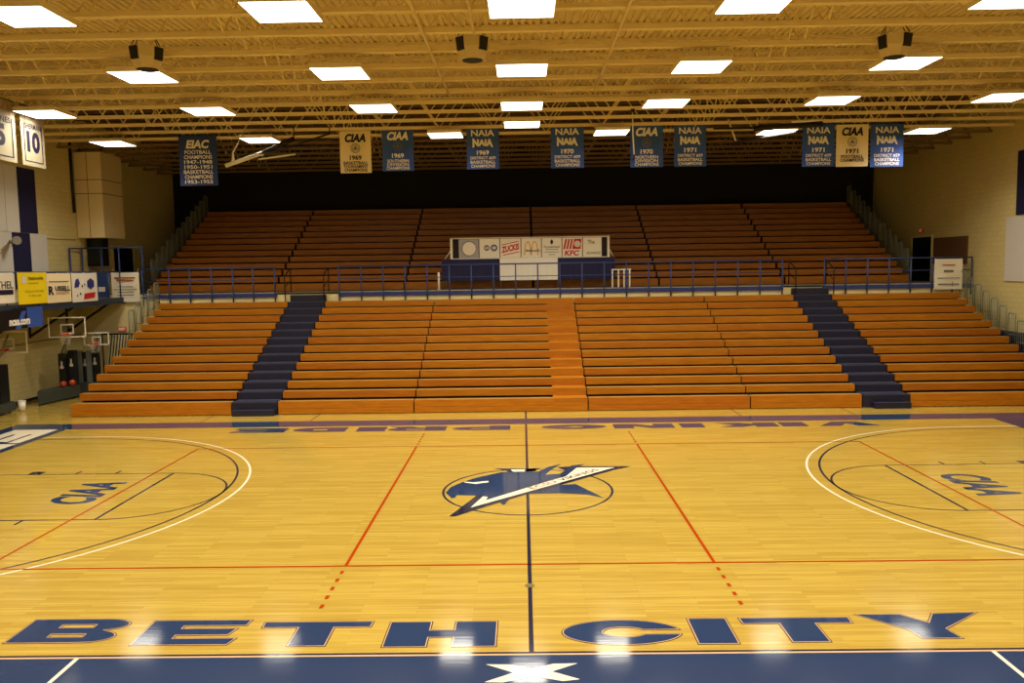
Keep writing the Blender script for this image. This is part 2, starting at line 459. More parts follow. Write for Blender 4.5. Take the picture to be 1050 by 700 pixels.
# blue border
mb = MB()
rect(mb, XL, XR, -10.6, -HY-.085, Z1)
rect(mb, -HX-2.1, HX+2.1, HY, HY+.90, Z1)
rect(mb, -HX-2.1, -HX, -HY-.085, HY, Z1); rect(mb, HX, HX+2.1, -HY-.085, HY, Z1)
paint(mb, 'court_border', M['navy'])
mb = MB(); rect(mb, -HX, HX, -HY-.045, -HY+.005, Z1, 0); rect(mb, -HX, HX, -HY-.085, -HY-.045, Z1, 1)
paint(mb, 'sideline', [M['line_blue'], M['floor_tan']])
# centre line, circle, lanes, arcs
mb = MB(); line(mb, (0, -HY), (0, HY), .06, Z2); paint(line(mb, (0, HY+.9), (0, 9.7), .06, Z1), 'half_court_line', M['line_blue'])
paint(arc(MB(), (0, 0), 1.83, 0, 2*math.pi, .05, Z1, n=110), 'center_circle', M['line_blue'])
for sx in (-1, 1):
    bx = sx*12.725
    e = .95
    a0, a1 = (math.pi/2, -math.pi/2) if sx < 0 else (math.pi/2, 3*math.pi/2)
    m3 = MB(); arc(m3, (bx, 0), 6.32, a0, a1, .05, Z2); line(m3, (bx, 6.32), (sx*HX, 6.32), .06, Z2); line(m3, (bx, -6.32), (sx*HX, -6.32), .06, Z2)
    paint(m3, 'three_point_line', M['floor_white'])
    m4 = MB(); arc(m4, (bx, 0), 6.03, a0, a1, .05, Z1); line(m4, (bx, 6.03), (sx*HX, 6.03), .05, Z1); line(m4, (bx, -6.03), (sx*HX, -6.03), .05, Z1)
    paint(m4, 'inner_three_point_line', M['line_blue'])
    m5 = MB(); line(m5, (sx*8.53, -1.83), (sx*8.53, 1.83), .06, Z1)
    for yy in (-1.83, 1.83): line(m5, (sx*8.53, yy), (sx*HX, yy), .045, Z1)
    arc(m5, (sx*8.53, 0), 1.83, -math.pi/2 if sx < 0 else math.pi/2, math.pi/2 if sx < 0 else 3*math.pi/2, .045, Z1)
    for xx, ww in ((9.95, .05), (10.92, .05), (11.95, .32)):
        for s2 in (-1, 1): line(m5, (sx*xx, s2*1.85), (sx*xx, s2*2.12), ww, Z1)
    paint(m5, 'free_throw_lane', M['line_blue'])
    paint(arc(MB(), (bx, 0), .62, -math.pi/2 if sx < 0 else math.pi/2, math.pi/2 if sx < 0 else 3*math.pi/2, .06, Z2), 'basket_mark', M['floor_white'])
# volleyball court in red
mb = MB()
for yy in (-4.5, 4.5):
    line(mb, (-9, yy), (9, yy), .05, Z2); 
    rect(mb, -19, -9, yy-.0, yy-.0, Z2) if False else None
line(mb, (-16.5, -4.5), (-9, -4.5), .05, Z2); line(mb, (9, -4.5), (16.5, -4.5), .05, Z2)
for xx in (-9, 9): line(mb, (xx, -4.5), (xx, 4.5), .05, Z2)
for xx in (-3, 3):
    line(mb, (xx, -4.5), (xx, 4.5), .055, Z3)
    for k in range(5):
        line(mb, (xx, -4.72-.33*k), (xx, -4.85-.33*k), .055, Z3); line(mb, (xx, 4.72+.33*k), (xx, 4.85+.33*k), .055, Z3)
paint(mb, 'volleyball_lines', M['floor_red'])
disc = lambda cx_, cy_, r, n=28: [(cx_+r*math.cos(2*math.pi*i/n), cy_+r*math.sin(2*math.pi*i/n)) for i in range(n)]
paint(MB().poly([disc(0, -5.4, .075)], ground(Z4)), 'floor_socket_cap', M['brass'])
# apron marks
mb = MB()
for sx in (-1, 1): line(mb, (sx*5.71, -HY-.085), (sx*5.71, -10.6), .055, Z2)
paint(mb, 'coaching_box_line', M['floor_white'])
X_ = [(-.56,-7.87),(-.26,-7.88),(0,-7.99),(.26,-7.87),(.56,-7.86),(.24,-8.06),(.56,-8.25),(.36,-8.29),(.02,-8.17),(-.34,-8.31),(-.56,-8.30),(-.22,-8.08)]
paint(MB().poly([[(x*1.0, y-.0) for x, y in X_]], ground(Z2)), 'apron_cross', M['floor_white'])
# panel joints of the strip between border and bleachers
mb = MB()
for x0, y0, x1, y1 in ((-10.53, 8.5, -10.5, 9.7), (-6.95, 8.5, -6.93, 9.7), (6.89, 8.5, 6.87, 9.7), (10.5, 8.5, 10.53, 9.7)): line(mb, (x0, y0), (x1, y1), .035, Z1)
paint(mb, 'floor_joint', M['line_blue'])

# ---- wide block letters
def ell(cx_, cy_, rx, ry, a0, a1, n=20): return [(cx_+rx*math.cos(math.radians(a0+(a1-a0)*i/n)), cy_+ry*math.sin(math.radians(a0+(a1-a0)*i/n))) for i in range(n+1)]
def R_(a, b, c, d): return [(a, c), (b, c), (b, d), (a, d)]
def glyph(ch, w, h):
    v = .37*w; g = .055*h
    if ch == 'I': return [[R_(0, w, 0, h)]]
    if ch == 'E':
        return [[[(0,0),(.93*w,0),(.98*w,.28*h),(v,.28*h),(v,.28*h+g*1.5),(.87*w,.28*h+g*1.5),(.92*w,.66*h),(v,.66*h),(v,.66*h+g*1.3),(.98*w,.66*h+g*1.3),(w,h),(0,h)]]]
    if ch == 'T': return [[[(.33*w,0),(.67*w,0),(.67*w,.72*h),(.99*w,.72*h),(w,h),(0,h),(.01*w,.72*h),(.33*w,.72*h)]]]
    if ch == 'H': return [[[(0,0),(.40*w,0),(.40*w,.34*h),(.60*w,.34*h),(.60*w,0),(w,0),(w,h),(.60*w,h),(.60*w,.66*h),(.40*w,.66*h),(.40*w,h),(0,h)]]]
    if ch == 'B':
        out = [(0,0),(.62*w,0)] + ell(.68*w,.27*h,.30*w,.27*h,-70,62,12) + ell(.72*w,.74*h,.28*w,.26*h,-62,80,12) + [(.6*w,h),(0,h)]
        return [[out, R_(.36*w,.66*w,.26*h,.34*h)[::-1], R_(.36*w,.66*w,.64*h,.72*h)[::-1]]]
    if ch == 'C' or ch == 'G':
        o = ell(.5*w,.5*h,.5*w,.5*h,8,352,44); i = ell(.52*w,.5*h,.17*w,.17*h,338,22,22)
        return [[o + i]] if ch == 'C' else [[o + [(.995*w,.52*h),(.52*w,.52*h),(.52*w,.42*h)] + ell(.52*w,.5*h,.17*w,.17*h,300,28,20)]]
    if ch == 'D': return [[[(0,0),(.5*w,0)] + ell(.5*w,.5*h,.5*w,.5*h,-85,85,20) + [(.5*w,h),(0,h)], R_(.36*w,.62*w,.36*h,.64*h)[::-1]]]
    if ch == 'P': return [[[(0,0),(.37*w,0),(.37*w,.24*h),(.6*w,.24*h)] + ell(.62*w,.62*h,.38*w,.38*h,-80,80,18) + [(.6*w,h),(0,h)], R_(.36*w,.68*w,.56*h,.70*h)[::-1]]]
    if ch == 'R': return [[[(0,0),(.37*w,0),(.37*w,.26*h),(.46*w,.26*h),(.6*w,0),(w,0),(.84*w,.34*h)] + ell(.64*w,.66*h,.36*w,.34*h,-50,80,14) + [(.6*w,h),(0,h)], R_(.36*w,.68*w,.58*h,.72*h)[::-1]]]
    if ch == 'K': return [[[(0,0),(.37*w,0),(.37*w,.32*h),(.58*w,0),(w,0),(.70*w,.52*h),(.98*w,h),(.60*w,h),(.37*w,.66*h),(.37*w,h),(0,h)]]]
    if ch == 'N': return [[[(0,0),(.33*w,0),(.33*w,.5*h),(.62*w,0),(w,0),(w,h),(.67*w,h),(.67*w,.5*h),(.38*w,h),(0,h)]]]
    if ch == 'V': return [[[(.32*w,0),(.68*w,0),(w,h),(.64*w,h),(.5*w,.42*h),(.36*w,h),(0,h)]]]
    if ch == 'S': return [[[(0,0),(w,0),(w,.62*h),(.35*w,.62*h),(.35*w,.70*h),(w,.70*h),(w,h),(0,h),(0,.38*h),(.65*w,.38*h),(.65*w,.30*h),(0,.30*h)]]]
    if ch == 'Y': return [[[(.35*w,0),(.65*w,0),(.65*w,.36*h),(w,h),(.62*w,h),(.5*w,.68*h),(.38*w,h),(0,h),(.35*w,.36*h)]]]
def inset(loop, d):
    n = len(loop); out = []
    area = sum(loop[i][0]*loop[(i+1)%n][1]-loop[(i+1)%n][0]*loop[i][1] for i in range(n))
    sg = 1.0
    for i in range(n):
        p0, p1, p2 = Vector(loop[i-1]), Vector(loop[i]), Vector(loop[(i+1)%n])
        if (p1-p0).length < 1e-6 or (p2-p1).length < 1e-6: out.append(tuple(p1)); continue
        t0 = (p1-p0).normalized(); t1 = (p2-p1).normalized()
        n0 = Vector((-t0.y, t0.x)); n1 = Vector((-t1.y, t1.x))
        b = n0+n1
        if b.length < 1e-3: out.append(tuple(p1)); continue
        b.normalize(); k = max(.5, b.dot(n0))
        out.append(tuple(p1 + b*(d/k)))
    return out
def outlined(mb, shapes, tf2, zb):
    for loops in shapes:
        L = [[tf2(*p) for p in l] for l in loops]
        for z, d, mi in ((zb, 0, 0), (zb+.002, .014, 1), (zb+.004, .028, 2)):
            mb.poly([inset(l, d) if d else l for l in L], ground(z), mi)
near = [('B', -6.94, -5.50, -7.21, -6.45), ('E', -5.23, -3.84, -7.30, -6.52), ('T', -3.67, -2.14, -7.36, -6.60), ('H', -1.93, -.44, -7.41, -6.63),
        ('C', .40, 2.00, -7.40, -6.63), ('I', 2.12, 2.67, -7.39, -6.60), ('T', 2.82, 4.34, -7.36, -6.60)]
mb = MB()
for ch, x0, x1, y0, y1 in near:
    outlined(mb, glyph(ch, x1-x0, y1-y0), lambda x, y, a=x0, b=y0: (a+x, b+y), Z1)
outlined(mb, [[[(4.42,-6.53),(4.98,-6.80),(4.88,-7.27),(4.90,-7.30),(5.46,-7.30),(5.30,-7.02),(6.16,-6.50),(5.58,-6.50),(5.30,-6.80),(5.06,-6.51)][::-1]]] if False else
         [[[(5.01,-7.29),(5.55,-7.29),(5.48,-7.00),(6.16,-6.49),(5.50,-6.50),(5.32,-6.78),(5.07,-6.52),(4.42,-6.52),(4.94,-7.02)]]], lambda x, y: (x, y), Z1)
paint(mb, 'near_sideline_lettering', [M['line_blue'], M['floor_tan'], M['navy']])
far = [('E', -8.95, -7.28), ('D', -7.08, -5.45), ('I', -5.12, -4.25), ('R', -4.18, -2.42), ('P', -2.22, -.48), ('G', .46, 2.42), ('N', 2.64, 4.45), ('I', 4.66, 5.36), ('K', 5.72, 7.56), ('I', 7.66, 8.42), ('V', 8.72, 10.55)]
mb = MB()
for ch, x0, x1 in far:
    for loops in glyph(ch, x1-x0, .66): mb.poly([[(x1-x, 7.33-y) for x, y in l] for l in loops], ground(Z1))
paint(mb, 'far_sideline_lettering', M['navy'])
# baseline lettering in white on the blue ends
mb = MB()
yy = 7.55
for ch in 'VIKINGS':
    w = 1.0 if ch == 'I' else 2.0
    y0 = yy-w
    for loops in (glyph('E', w, 1.35) if ch == 'V' else glyph(ch, w, 1.35)):
        mb.poly([[(-15.95+y, yy-x) for x, y in l][::-1] for l in loops], ground(Z2))
    yy = y0-.12
yy = -6.6
for ch in 'VIKINGS':
    w = 1.0 if ch == 'I' else 1.9
    for loops in glyph(ch, w, 1.35):
        mb.poly([[(15.95-y, yy+x) for x, y in l][::-1] for l in loops], ground(Z2))
    yy += w+.12
paint(mb, 'baseline_lettering', M['floor_white'])
# lane lettering
mb = MB()
mb.text('CIAA', lambda u, v: (-9.74-v, .15+u, Z1), 1.75, 1.0, 0, bold=.035, shear=.25)
mb.text('CIAA', lambda u, v: (9.78+v, .05-u, Z1), 1.75, 1.0, 0, bold=.035, shear=.25)
paint(mb, 'lane_lettering', M['navy'])
# centre court emblem: helmeted head behind a long white spear, traced on the floor plane
def px_ground(px, py):
    d = fw + Rv*((px-525)/f_px) - Uv*((py-350)/f_px); t = -cz/d.z
    return (cx+d.x*t, cy+d.y*t)
A = lambda pts: [px_ground(440+u/8.745, 460+v/8.745) for u, v in pts]
B = lambda pts: [px_ground(540+u/8.745, 460+v/8.745) for u, v in pts]
def ccw(l):
    a = sum(l[i][0]*l[(i+1)%len(l)][1]-l[(i+1)%len(l)][0]*l[i][1] for i in range(len(l)))
    return l if a > 0 else l[::-1]
mb = MB()
mb.poly([ccw(A([(150,395),(195,345),(300,300),(420,262),(640,213),(720,206)]) + B([(0,208),(110,205),(190,165),(310,137),(215,190),(165,235),(300,225),(345,195),(400,152),(520,138),(450,168),(350,245),(0,352)]) + A([(640,440),(505,465),(430,420),(250,415),(235,437),(200,443)]))], ground(Z3), 0)
mb.poly([ccw(A([(180,607),(430,418),(540,425),(520,470)]) + B([(0,335),(165,290),(350,238),(445,160),(940,158),(790,188),(330,318),(0,408)]) + A([(640,478),(380,560),(240,606)]))], ground(Z3+.0015), 1)
mb.poly([ccw(A([(370,530),(485,428),(528,434),(505,465)]) + B([(0,352),(165,302),(350,250),(448,172),(790,168),(0,390)]))], ground(Z4), 2)
mb.poly([ccw(B([(0,400),(170,350),(320,325),(440,318),(690,440),(540,410),(300,398),(0,405)]) + A([(820,420)]))], ground(Z3), 0)
mb.poly([ccw(A([(580,178),(960,178),(960,200),(720,210),(690,196)]))], ground(Z3), 1)
mb.poly([ccw(A([(730,188),(862,186),(856,206),(752,208)]))], ground(Z4), 2)
mb.poly([ccw(B([(0,180),(120,174),(70,200),(0,210)]))], ground(Z3), 1)
mb.poly([ccw(B([(275,166),(400,160),(345,195)]))], ground(Z3), 1)
mb.poly([ccw(A([(630,470),(716,452),(680,500),(655,500)]))], ground(Z3), 0)
mb.poly([ccw(A([(310,297),(400,303),(530,290),(536,302),(420,318),(322,305)]))], ground(Z4), 2)
p0, p1 = B([(20,362)])[0], B([(640,186)])[0]
dv = Vector((p1[0]-p0[0], p1[1]-p0[1])); ln = dv.length; dv.normalize(); nv = Vector((-dv.y, dv.x))
mb.text('ECSU VIKINGS', lambda u, v: ((p0[0]+p1[0])/2+dv.x*u+nv.x*v, (p0[1]+p1[1])/2+dv.y*u+nv.y*v, Z5), ln*.97, .17, 3, bold=.01)
paint(mb, 'center_court_emblem', [M['navy'], M['line_blue'], M['floor_white'], M['emblem_text']])

# ------------------------------------------------------------------ lower bleachers
Y1, DY, ZT1, DZ, NR = 9.72, .59, .445, .2575, 13
rowY = lambda k: Y1+DY*k
rowZ = lambda k: ZT1+DZ*k
def bank(x0, x1, label, low=True, steps=None, wood='bench'):
    g = .02
    x0 += g; x1 -= g
    if low: y0, dy, z0, dz, n, fz = Y1, DY, ZT1, DZ, NR, 0.0
    else:   y0, dy, z0, dz, n, fz = 19.0, .60, 4.26, .312, 13, BZ
    t = thing('bleacher_section', label, 'bleachers', ((x0+x1)/2, y0, fz), 'wooden bleacher sections below the balcony' if low else 'wooden bleacher sections above the balcony')
    L = MB(); U = MB()
    for k in range(n):
        yk, zk = y0+dy*k, z0+dz*k
        fh = .235 if low else .245
        b = MB()
        b.box(x0, x1, yk, yk+.03, zk-fh, zk)               # front skirt
        b.box(x0, x1, yk+.03, yk+.29, zk-.035, zk, 1)      # seat board
        if k == 0:
            b.box(x0, x1, yk+.012, yk+.03, fz+.02, zk-fh)
            b.box(x0, x1, yk+.004, yk+.03, fz+.02, zk-fh-.012)
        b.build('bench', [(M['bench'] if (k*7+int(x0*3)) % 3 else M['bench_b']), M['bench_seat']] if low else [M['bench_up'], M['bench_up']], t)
        ye = yk+dy+.30 if k < n-1 else yk+dy-.15
        U.box(x0, x1, yk+.29, ye, zk-.17, zk-.12)           # foot deck
        if k < n-1: U.box(x0, x1, ye-.03, ye, zk-.12, zk+dz-.04, 1)
        # supports under the section
        m_ = max(2, int((x1-x0)/1.8))
        for i in range(m_+1):
            xs = x0+.03+(x1-x0-.12)*i/m_
            U.box(xs, xs+.06, yk+.10, yk+.16, fz+.005, zk-.17, 1)
    U.build('understructure', [M['deck'], M['steel_dark']], t)
    if steps:
        for k in range(0, n-1):
            yk, zk = y0+dy*k, z0+dz*k
            MB().box(steps[0], steps[1], yk-.006, yk+dy-.004, zk-.11, zk+.004).box(steps[0], steps[1], yk+dy-.02, yk+dy-.006, zk, zk+dz*.1).build('step', M['bench_light'], t)
    return t
bank(-15.40, -9.92, 'wooden bleacher section at far left, below the balcony, left of the dark aisle')
bank(-8.36, -3.76, 'wooden bleacher section below the balcony, just right of the left dark aisle')
bank(-3.76, 2.10, 'middle wooden bleacher section below the balcony, with pale wooden steps at its right edge', steps=(.93, 2.07))
bank(2.10, 7.52, 'wooden bleacher section below the balcony, just right of the pale wooden steps')
bank(7.52, 11.24, 'wooden bleacher section below the balcony, just left of the right dark aisle')
bank(12.82, 18.15, 'wooden bleacher section at far right, below the balcony, right of the dark aisle')
for x0, x1, lab in ((-9.90, -8.38, 'dark navy aisle stairs on the left, between wooden bleachers'), (11.26, 12.80, 'dark navy aisle stairs on the right, between wooden bleachers')):
    t = thing('aisle_stairs', lab, 'stairs', ((x0+x1)/2, Y1, 0), 'dark aisle stairs in the lower bleachers')
    for k in range(NR+1):
        yk, zk = rowY(k), rowZ(k)
        if k == NR: zk = rowZ(NR-1)+.27
        y2 = rowY(k+1) if k < NR else BY
        zb = max(0.0, zk-.45)
        if k == NR: yk, y2 = rowY(NR-1)+.32, BY-.06
        st = MB().box(x0, x1, yk, y2+(.05 if k < NR-1 else 0), zb, zk-.012).box(x0, x1, yk-.012, yk+.05, zk-.04, zk, 1)
        if k == NR-1: st = MB().box(x0, x1, yk, BY-.06, zb, zk-.012).box(x0, x1, yk-.012, yk+.05, zk-.04, zk, 1)
        st.box(x0+.02, x1-.02, yk+.27, yk+.59 if k < NR-1 else yk+.3, zk-.012, zk-.004, 1)
        st.build('step', [M['rubber'], M['rubber_edge']], t)
    o = .22 if x0 > 0 else .0
    MB().box(x0+.08+o, x1-.05, Y1-.26, Y1-.012, 0, .19).box(x0+.08+o, x1-.05, Y1-.275, Y1-.20, .19, .205, 1).build('bottom_step', [M['rubber'], M['rubber_edge']], t)

# balcony: fascia, floor, blue edge channel
struct(MB().box(XL, XR, BY, BY+.25, 0, BZ-.02), 'wall_balcony', M['fascia'])
struct(MB().box(XL, XR, BY+.25, YB, BZ-.25, BZ), 'floor_balcony', M['balcony'])
struct(MB().box(-16.2, -10.5, BY-.06, BY, 3.72, BZ-.03).box(-7.86, 10.92, BY-.06, BY, 3.72, BZ-.03).box(12.60, XR, BY-.06, BY, 3.72, BZ-.03)
       .box(-10.5, -7.86, BY-.02, BY, BZ-.09, BZ-.02, 1).box(10.92, 12.60, BY-.02, BY, BZ-.09, BZ-.02, 1), 'trim_balcony', [M['channel'], M['black']])

# ------------------------------------------------------------------ upper bleachers
ub = [-16.75, -11.1, -5.3, .42, 6.0, 11.55, 17.05]
labs = ['dim wooden bleacher section above the balcony, leftmost of six', 'dim wooden bleacher section above the balcony, second from left', 'dim wooden bleacher section above the balcony, behind left half of the press table',
        'dim wooden bleacher section above the balcony, behind right half of the press table', 'dim wooden bleacher section above the balcony, second from right', 'dim wooden bleacher section above the balcony, rightmost of six']
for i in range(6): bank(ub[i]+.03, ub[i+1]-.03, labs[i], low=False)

# ------------------------------------------------------------------ bleacher end rails (inverted U loops)
def end_rail(x, ks, low, label, mat, dx=.0):
    y0, dy, z0, dz = (Y1, DY, ZT1, DZ) if low else (19.0, .60, 4.26, .312)
    t = thing('end_rail', label, 'railing', (x, y0+dy*ks[0], z0+dz*ks[0]), 'stepped guard rails at the bleacher ends')
    for k in ks:
        ya, yb, zb = y0+dy*k+.04, y0+dy*k+.50, z0+dz*k
        lo = zb-.25
        m_ = MB().tube([(x, ya, lo), (x, ya, zb+.80), (x, ya+.04, zb+.86), (x, yb-.04, zb+.86), (x, yb, zb+.80), (x, yb, lo)], .021, seg=6)
        for j in (1, 2, 3): m_.tube([(x, ya+(yb-ya)*j/4, lo), (x, ya+(yb-ya)*j/4, zb+.85)], .010, seg=5)
        m_.tube([(x, ya, zb+.05), (x, yb, zb+.05)], .012, seg=5)
        m_.build('rail_loop', mat, t)
    return t
end_rail(18.35, range(3, 13), True, 'stepped pale guard rail at right end of the lower bleachers', M['rail_grey'])
end_rail(-15.55, range(8, 13), True, 'stepped pale guard rail at left end of the lower bleachers', M['rail_grey'])
end_rail(17.25, range(1, 13), False, 'stepped grey guard rail at right end of the upper bleachers', M['rail_grey'])
end_rail(-16.9, range(1, 13), False, 'stepped grey guard rail at left end of the upper bleachers', M['rail_grey'])

# ------------------------------------------------------------------ balcony railing
def railing(xs, label, y=BY-.09):
    t = thing('balcony_railing', label, 'railing', ((xs[0]+xs[-1])/2, y, BZ), 'blue balcony railings')
    a, b = xs[0], xs[-1]
    MB().tube([(a, y, 4.99), (b, y, 4.99)], .032).build('top_rail', M['rail'], t)
    MB().tube([(a, y, 4.47), (b, y, 4.47)], .018).build('middle_rail', M['rail'], t)
    for x in xs:
        MB().tube([(x, y, 3.44), (x, y, 4.99)], .030, seg=8).box(x-.05, x+.05, y-.012, y+.085, 3.74, 3.90).build('post', M['rail'], t)
    return t
railing([-16.2, -15.06, -14.18, -13.26, -12.35, -11.48, -10.56], 'blue balcony railing left of the left aisle opening')
n = 21; railing([-7.82+(10.88+7.82)*i/(n-1) for i in range(n)], 'long blue balcony railing in the middle, before the press table')
railing([12.64, 13.54, 14.44, 15.34, 16.24, 17.13, 17.99, 18.78], 'blue balcony railing right of the right aisle opening')
for x, lab in ((-10.06, 'black handrail loop left of the left aisle stairs'), (-8.42, 'black handrail loop right of the left aisle stairs'), (11.36, 'black handrail loop left of the right aisle stairs'), (12.94, 'black handrail loop right of the right aisle stairs')):
    t = thing('handrail', lab, 'handrail', (x, BY-.3, rowZ(12)), 'black handrails at the aisle tops')
    y0 = rowY(12)+.14
    zs = rowZ(12)
    MB().tube([(x, y0, zs), (x, y0, 4.55), (x, y0+.06, 4.63), (x, BY+.5, 4.93), (x, BY+.56, 4.88), (x, BY+.56, BZ)], .024, seg=7).build('loop', M['black'], t)
    MB().tube([(x, y0, 4.15), (x, BY+.56, 4.42)], .016, seg=6).build('middle_bar', M['black'], t)

# ------------------------------------------------------------------ press table with sponsor signs
PY = 18.52
t = thing('press_table', 'long press table on the balcony draped in navy with a white middle', 'table', (.2, PY+.35, BZ))
ZTB = 5.22
MB().box(-3.55, 3.98, PY, PY+.42, ZTB-.05, ZTB).build('tabletop', M['white'], t)
for xa, xb, m_ in ((-3.58, -1.03, 'navy_cloth'), (1.50, 4.0, 'navy_cloth'), (-1.03, 1.50, 'white_drape')):
    dr = MB(); nseg = int((xb-xa)/.09)
    z0 = 4.28 if m_ == 'navy_cloth' else 4.28
    for i in range(nseg):
        xa_, xb_ = xa+(xb-xa)*i/nseg, xa+(xb-xa)*(i+1)/nseg
        fa, fb = .012*math.sin(i*2.1), .012*math.sin((i+1)*2.1)
        dr.quad([(xa_, PY-.03+fa, z0), (xb_, PY-.03+fb, z0), (xb_, PY-.02, ZTB+.01), (xa_, PY-.02, ZTB+.01)])
    dr.quad([(xa, PY-.02, ZTB+.01), (xb, PY-.02, ZTB+.01), (xb, PY+.4, ZTB+.01), (xa, PY+.4, ZTB+.01)])
    tag(dr.build('drape', M[m_], t), 'white drape' if m_ == 'white_drape' else 'navy drape')
for x in (-3.4, -1.0, 1.5, 3.85):
    for yy in (PY+.06, PY+.36): MB().tube([(x, yy, BZ), (x, yy, ZTB-.05)], .02).build('leg', M['metal'], t)
# white frame that holds the signs
t = thing('sign_frame', 'white frame holding the row of sponsor signs on the press table', 'frame', (.25, PY+.1, ZTB))
SY = PY+.10; SB, ST = ZTB+.05, 6.10
MB().box(-3.20, -3.10, SY, SY+.05, ZTB+.012, ST+.05).build('end_post', M['white_gloss'], t)
MB().box(3.68, 3.78, SY, SY+.05, ZTB+.012, ST+.07).build('end_post', M['white_gloss'], t)
MB().box(-3.10, -2.86, SY+.22, SY+.26, SB, ST).build('end_panel', M['steel_dark'], t); MB().box(3.46, 3.68, SY+.22, SY+.26, SB, ST).build('end_panel', M['steel_dark'], t)
MB().box(-3.2, 3.78, SY, SY+.05, ST+.02, ST+.055).build('top_bar', M['white_gloss'], t)
MB().box(-3.2, 3.78, SY-.02, SY+.07, ZTB+.012, SB-.005).build('bottom_bar', M['white_gloss'], t)
MB().tube([(-3.15, SY+.02, 5.65), (-3.45, SY+.02, ZTB+.02)], .02).tube([(3.73, SY+.02, 5.65), (3.95, SY+.02, ZTB+.02)], .02).build('brace', M['white_gloss'], t)
xs = [-2.84, -1.94, -1.02, -.10, .80, 1.70, 2.60, 3.45]
slabs = ['silver sponsor sign with a white disc, leftmost on the press table', 'cream sponsor sign with small blue-grey emblem lettering, second on the press table', 'cream sponsor sign with slanted red lettering and red bars',
         'cream sponsor sign with two golden arches', 'cream sponsor sign with a small dark crest and grey lettering', 'sponsor sign with slanted red stripes over red lettering', 'cream sponsor sign with faint gold lettering, rightmost on the press table']
for i in range(7):
    x0, x1 = xs[i]+.02, xs[i+1]-.02; xm = (x0+x1)/2; zm = (SB+ST)/2; hw = (x1-x0)/2; yf = SY-.004
    tf = lambda u, v, a=xm, b=zm, yv=yf: (a+u, yv, b+v)
    s = MB().box(x0, x1, SY, SY+.04, SB, ST)
    ms = [M['white_gloss']]
    if i == 0:
        ms = [M['silver'], M['white_gloss'], M['metal']]
        s.poly([disc(0, 0, .36, 8)], tf, 2); s.poly([disc(.02, 0, .29, 20)], lambda u, v: (xm+u, yf-.003, zm+v), 1)  # white disc on the emblem is camera flash glare, coloured in
    elif i == 1:
        ms.append(M['print_blue']); ms.append(M['print_grey'])
        s.poly([disc(.20, .02, .15, 14), disc(.20, .02, .09, 14)[::-1]], tf, 1); s.poly([disc(-.12, .02, .13, 14), disc(-.12, .02, .08, 14)[::-1]], tf, 2)
        s.text('S', lambda u, v: tf(u-.12, v+.02), .10, .16, 2, bold=.03); s.text('C', lambda u, v: tf(u+.2, v+.02), .10, .14, 1, bold=.03)
    elif i == 2:
        ms.append(M['print_red'])
        rt = lambda u, v: tf(u, v+u*.2)
        s.text('ZUCKIS', rt, .76, .28, 1, bold=.045); s.quad([rt(-.38,.20), rt(.36,.20), rt(.36,.235), rt(-.38,.235)][::1], 1); s.quad([rt(-.33,-.26), rt(.38,-.26), rt(.38,-.225), rt(-.33,-.225)], 1)
    elif i == 3:
        ms.append(M['print_gold']); ms.append(M['print_navy'])
        for cxo in (-.15, .15):
            o_ = [(cxo+.17*math.cos(a), -.32+.62*math.sin(a)) for a in [math.pi*q/16 for q in range(17)]]
            i_ = [(cxo+.115*math.cos(a), -.32+.56*math.sin(a)) for a in [math.pi*q/16 for q in range(17)]]
            s.poly([o_ + i_[::-1]], tf, 1)
        s.text("McDonald's", lambda u, v: (xm+u+.08, yf-.003, zm-.12+v), .62, .09, 2, bold=.03)
    elif i == 4:
        ms.append(M['print_navy']); ms.append(M['print_grey'])
        s.poly([[(0,.12),(.07,.22),(.05,.30),(0,.36),(-.05,.30),(-.07,.22)][::-1]], tf, 1)
        s.text('Fountainhead', lambda u, v: tf(u, v+.03), .68, .11, 2, bold=.02)
        for q, ww in enumerate((.55, .62, .3)): s.quad([tf(-ww/2,-.10-q*.11), tf(ww/2,-.10-q*.11), tf(ww/2,-.075-q*.11), tf(-ww/2,-.075-q*.11)], 2)
    elif i == 5:
        ms.append(M['print_red']); ms.append(M['white'])
        for q in range(3): s.quad([tf(-.40+q*.13,-.08), tf(-.32+q*.13,-.08), tf(-.22+q*.13,.36), tf(-.30+q*.13,.36)], 1)
        s.quad([tf(-.01,-.08), tf(.36,-.08), tf(.40,.36), tf(.09,.36)], 1); s.poly([disc(.22, .14, .14, 16)], lambda u, v: (xm+u, yf-.003, zm+v), 2)
        s.text('KFC', lambda u, v: tf(u-.02, v-.25), .66, .24, 1, bold=.04, shear=.2)
    else:
        ms.append(M['print_olive'])
        s.text('The', lambda u, v: tf(u-.05, v+.22), .3, .17, 1, bold=.02); s.text('ADVANCE', lambda u, v: tf(u+.05, v-.26), .62, .12, 1, bold=.02)
    tag(s.build('sponsor_sign', ms), slabs[i], 'sign', 'sponsor signs on the press table')
# white stub post and little white rack on the balcony edge
t = thing('post', 'short white post on the balcony left of the press table', 'post', (-3.61, 18.0, BZ))
MB().tube([(-3.66, 17.9, BZ), (-3.66, 17.9, 4.66)], .05).sphere((-3.66, 17.9, 4.66), .05, sc=(1,1,.5)).build('shaft', M['white_gloss'], t); MB().box(-3.74, -3.58, 17.82, 17.98, BZ, BZ+.02).build('base_plate', M['white_gloss'], t)
t = thing('rack', 'small white barred rack on the balcony right of the press table', 'rack', (4.2, 17.9, BZ))
for x in (3.82, 4.08, 4.32, 4.56): MB().box(x-.03, x+.03, 17.88, 17.93, BZ, 4.68).build('upright', M['white_gloss'], t)
MB().box(3.79, 4.62, 17.87, 17.94, 4.66, 4.71).build('top_bar', M['white_gloss'], t)
MB().box(3.79, 4.62, 17.94, 18.2, 4.67, 4.70).build('shelf', M['white_gloss'], t)

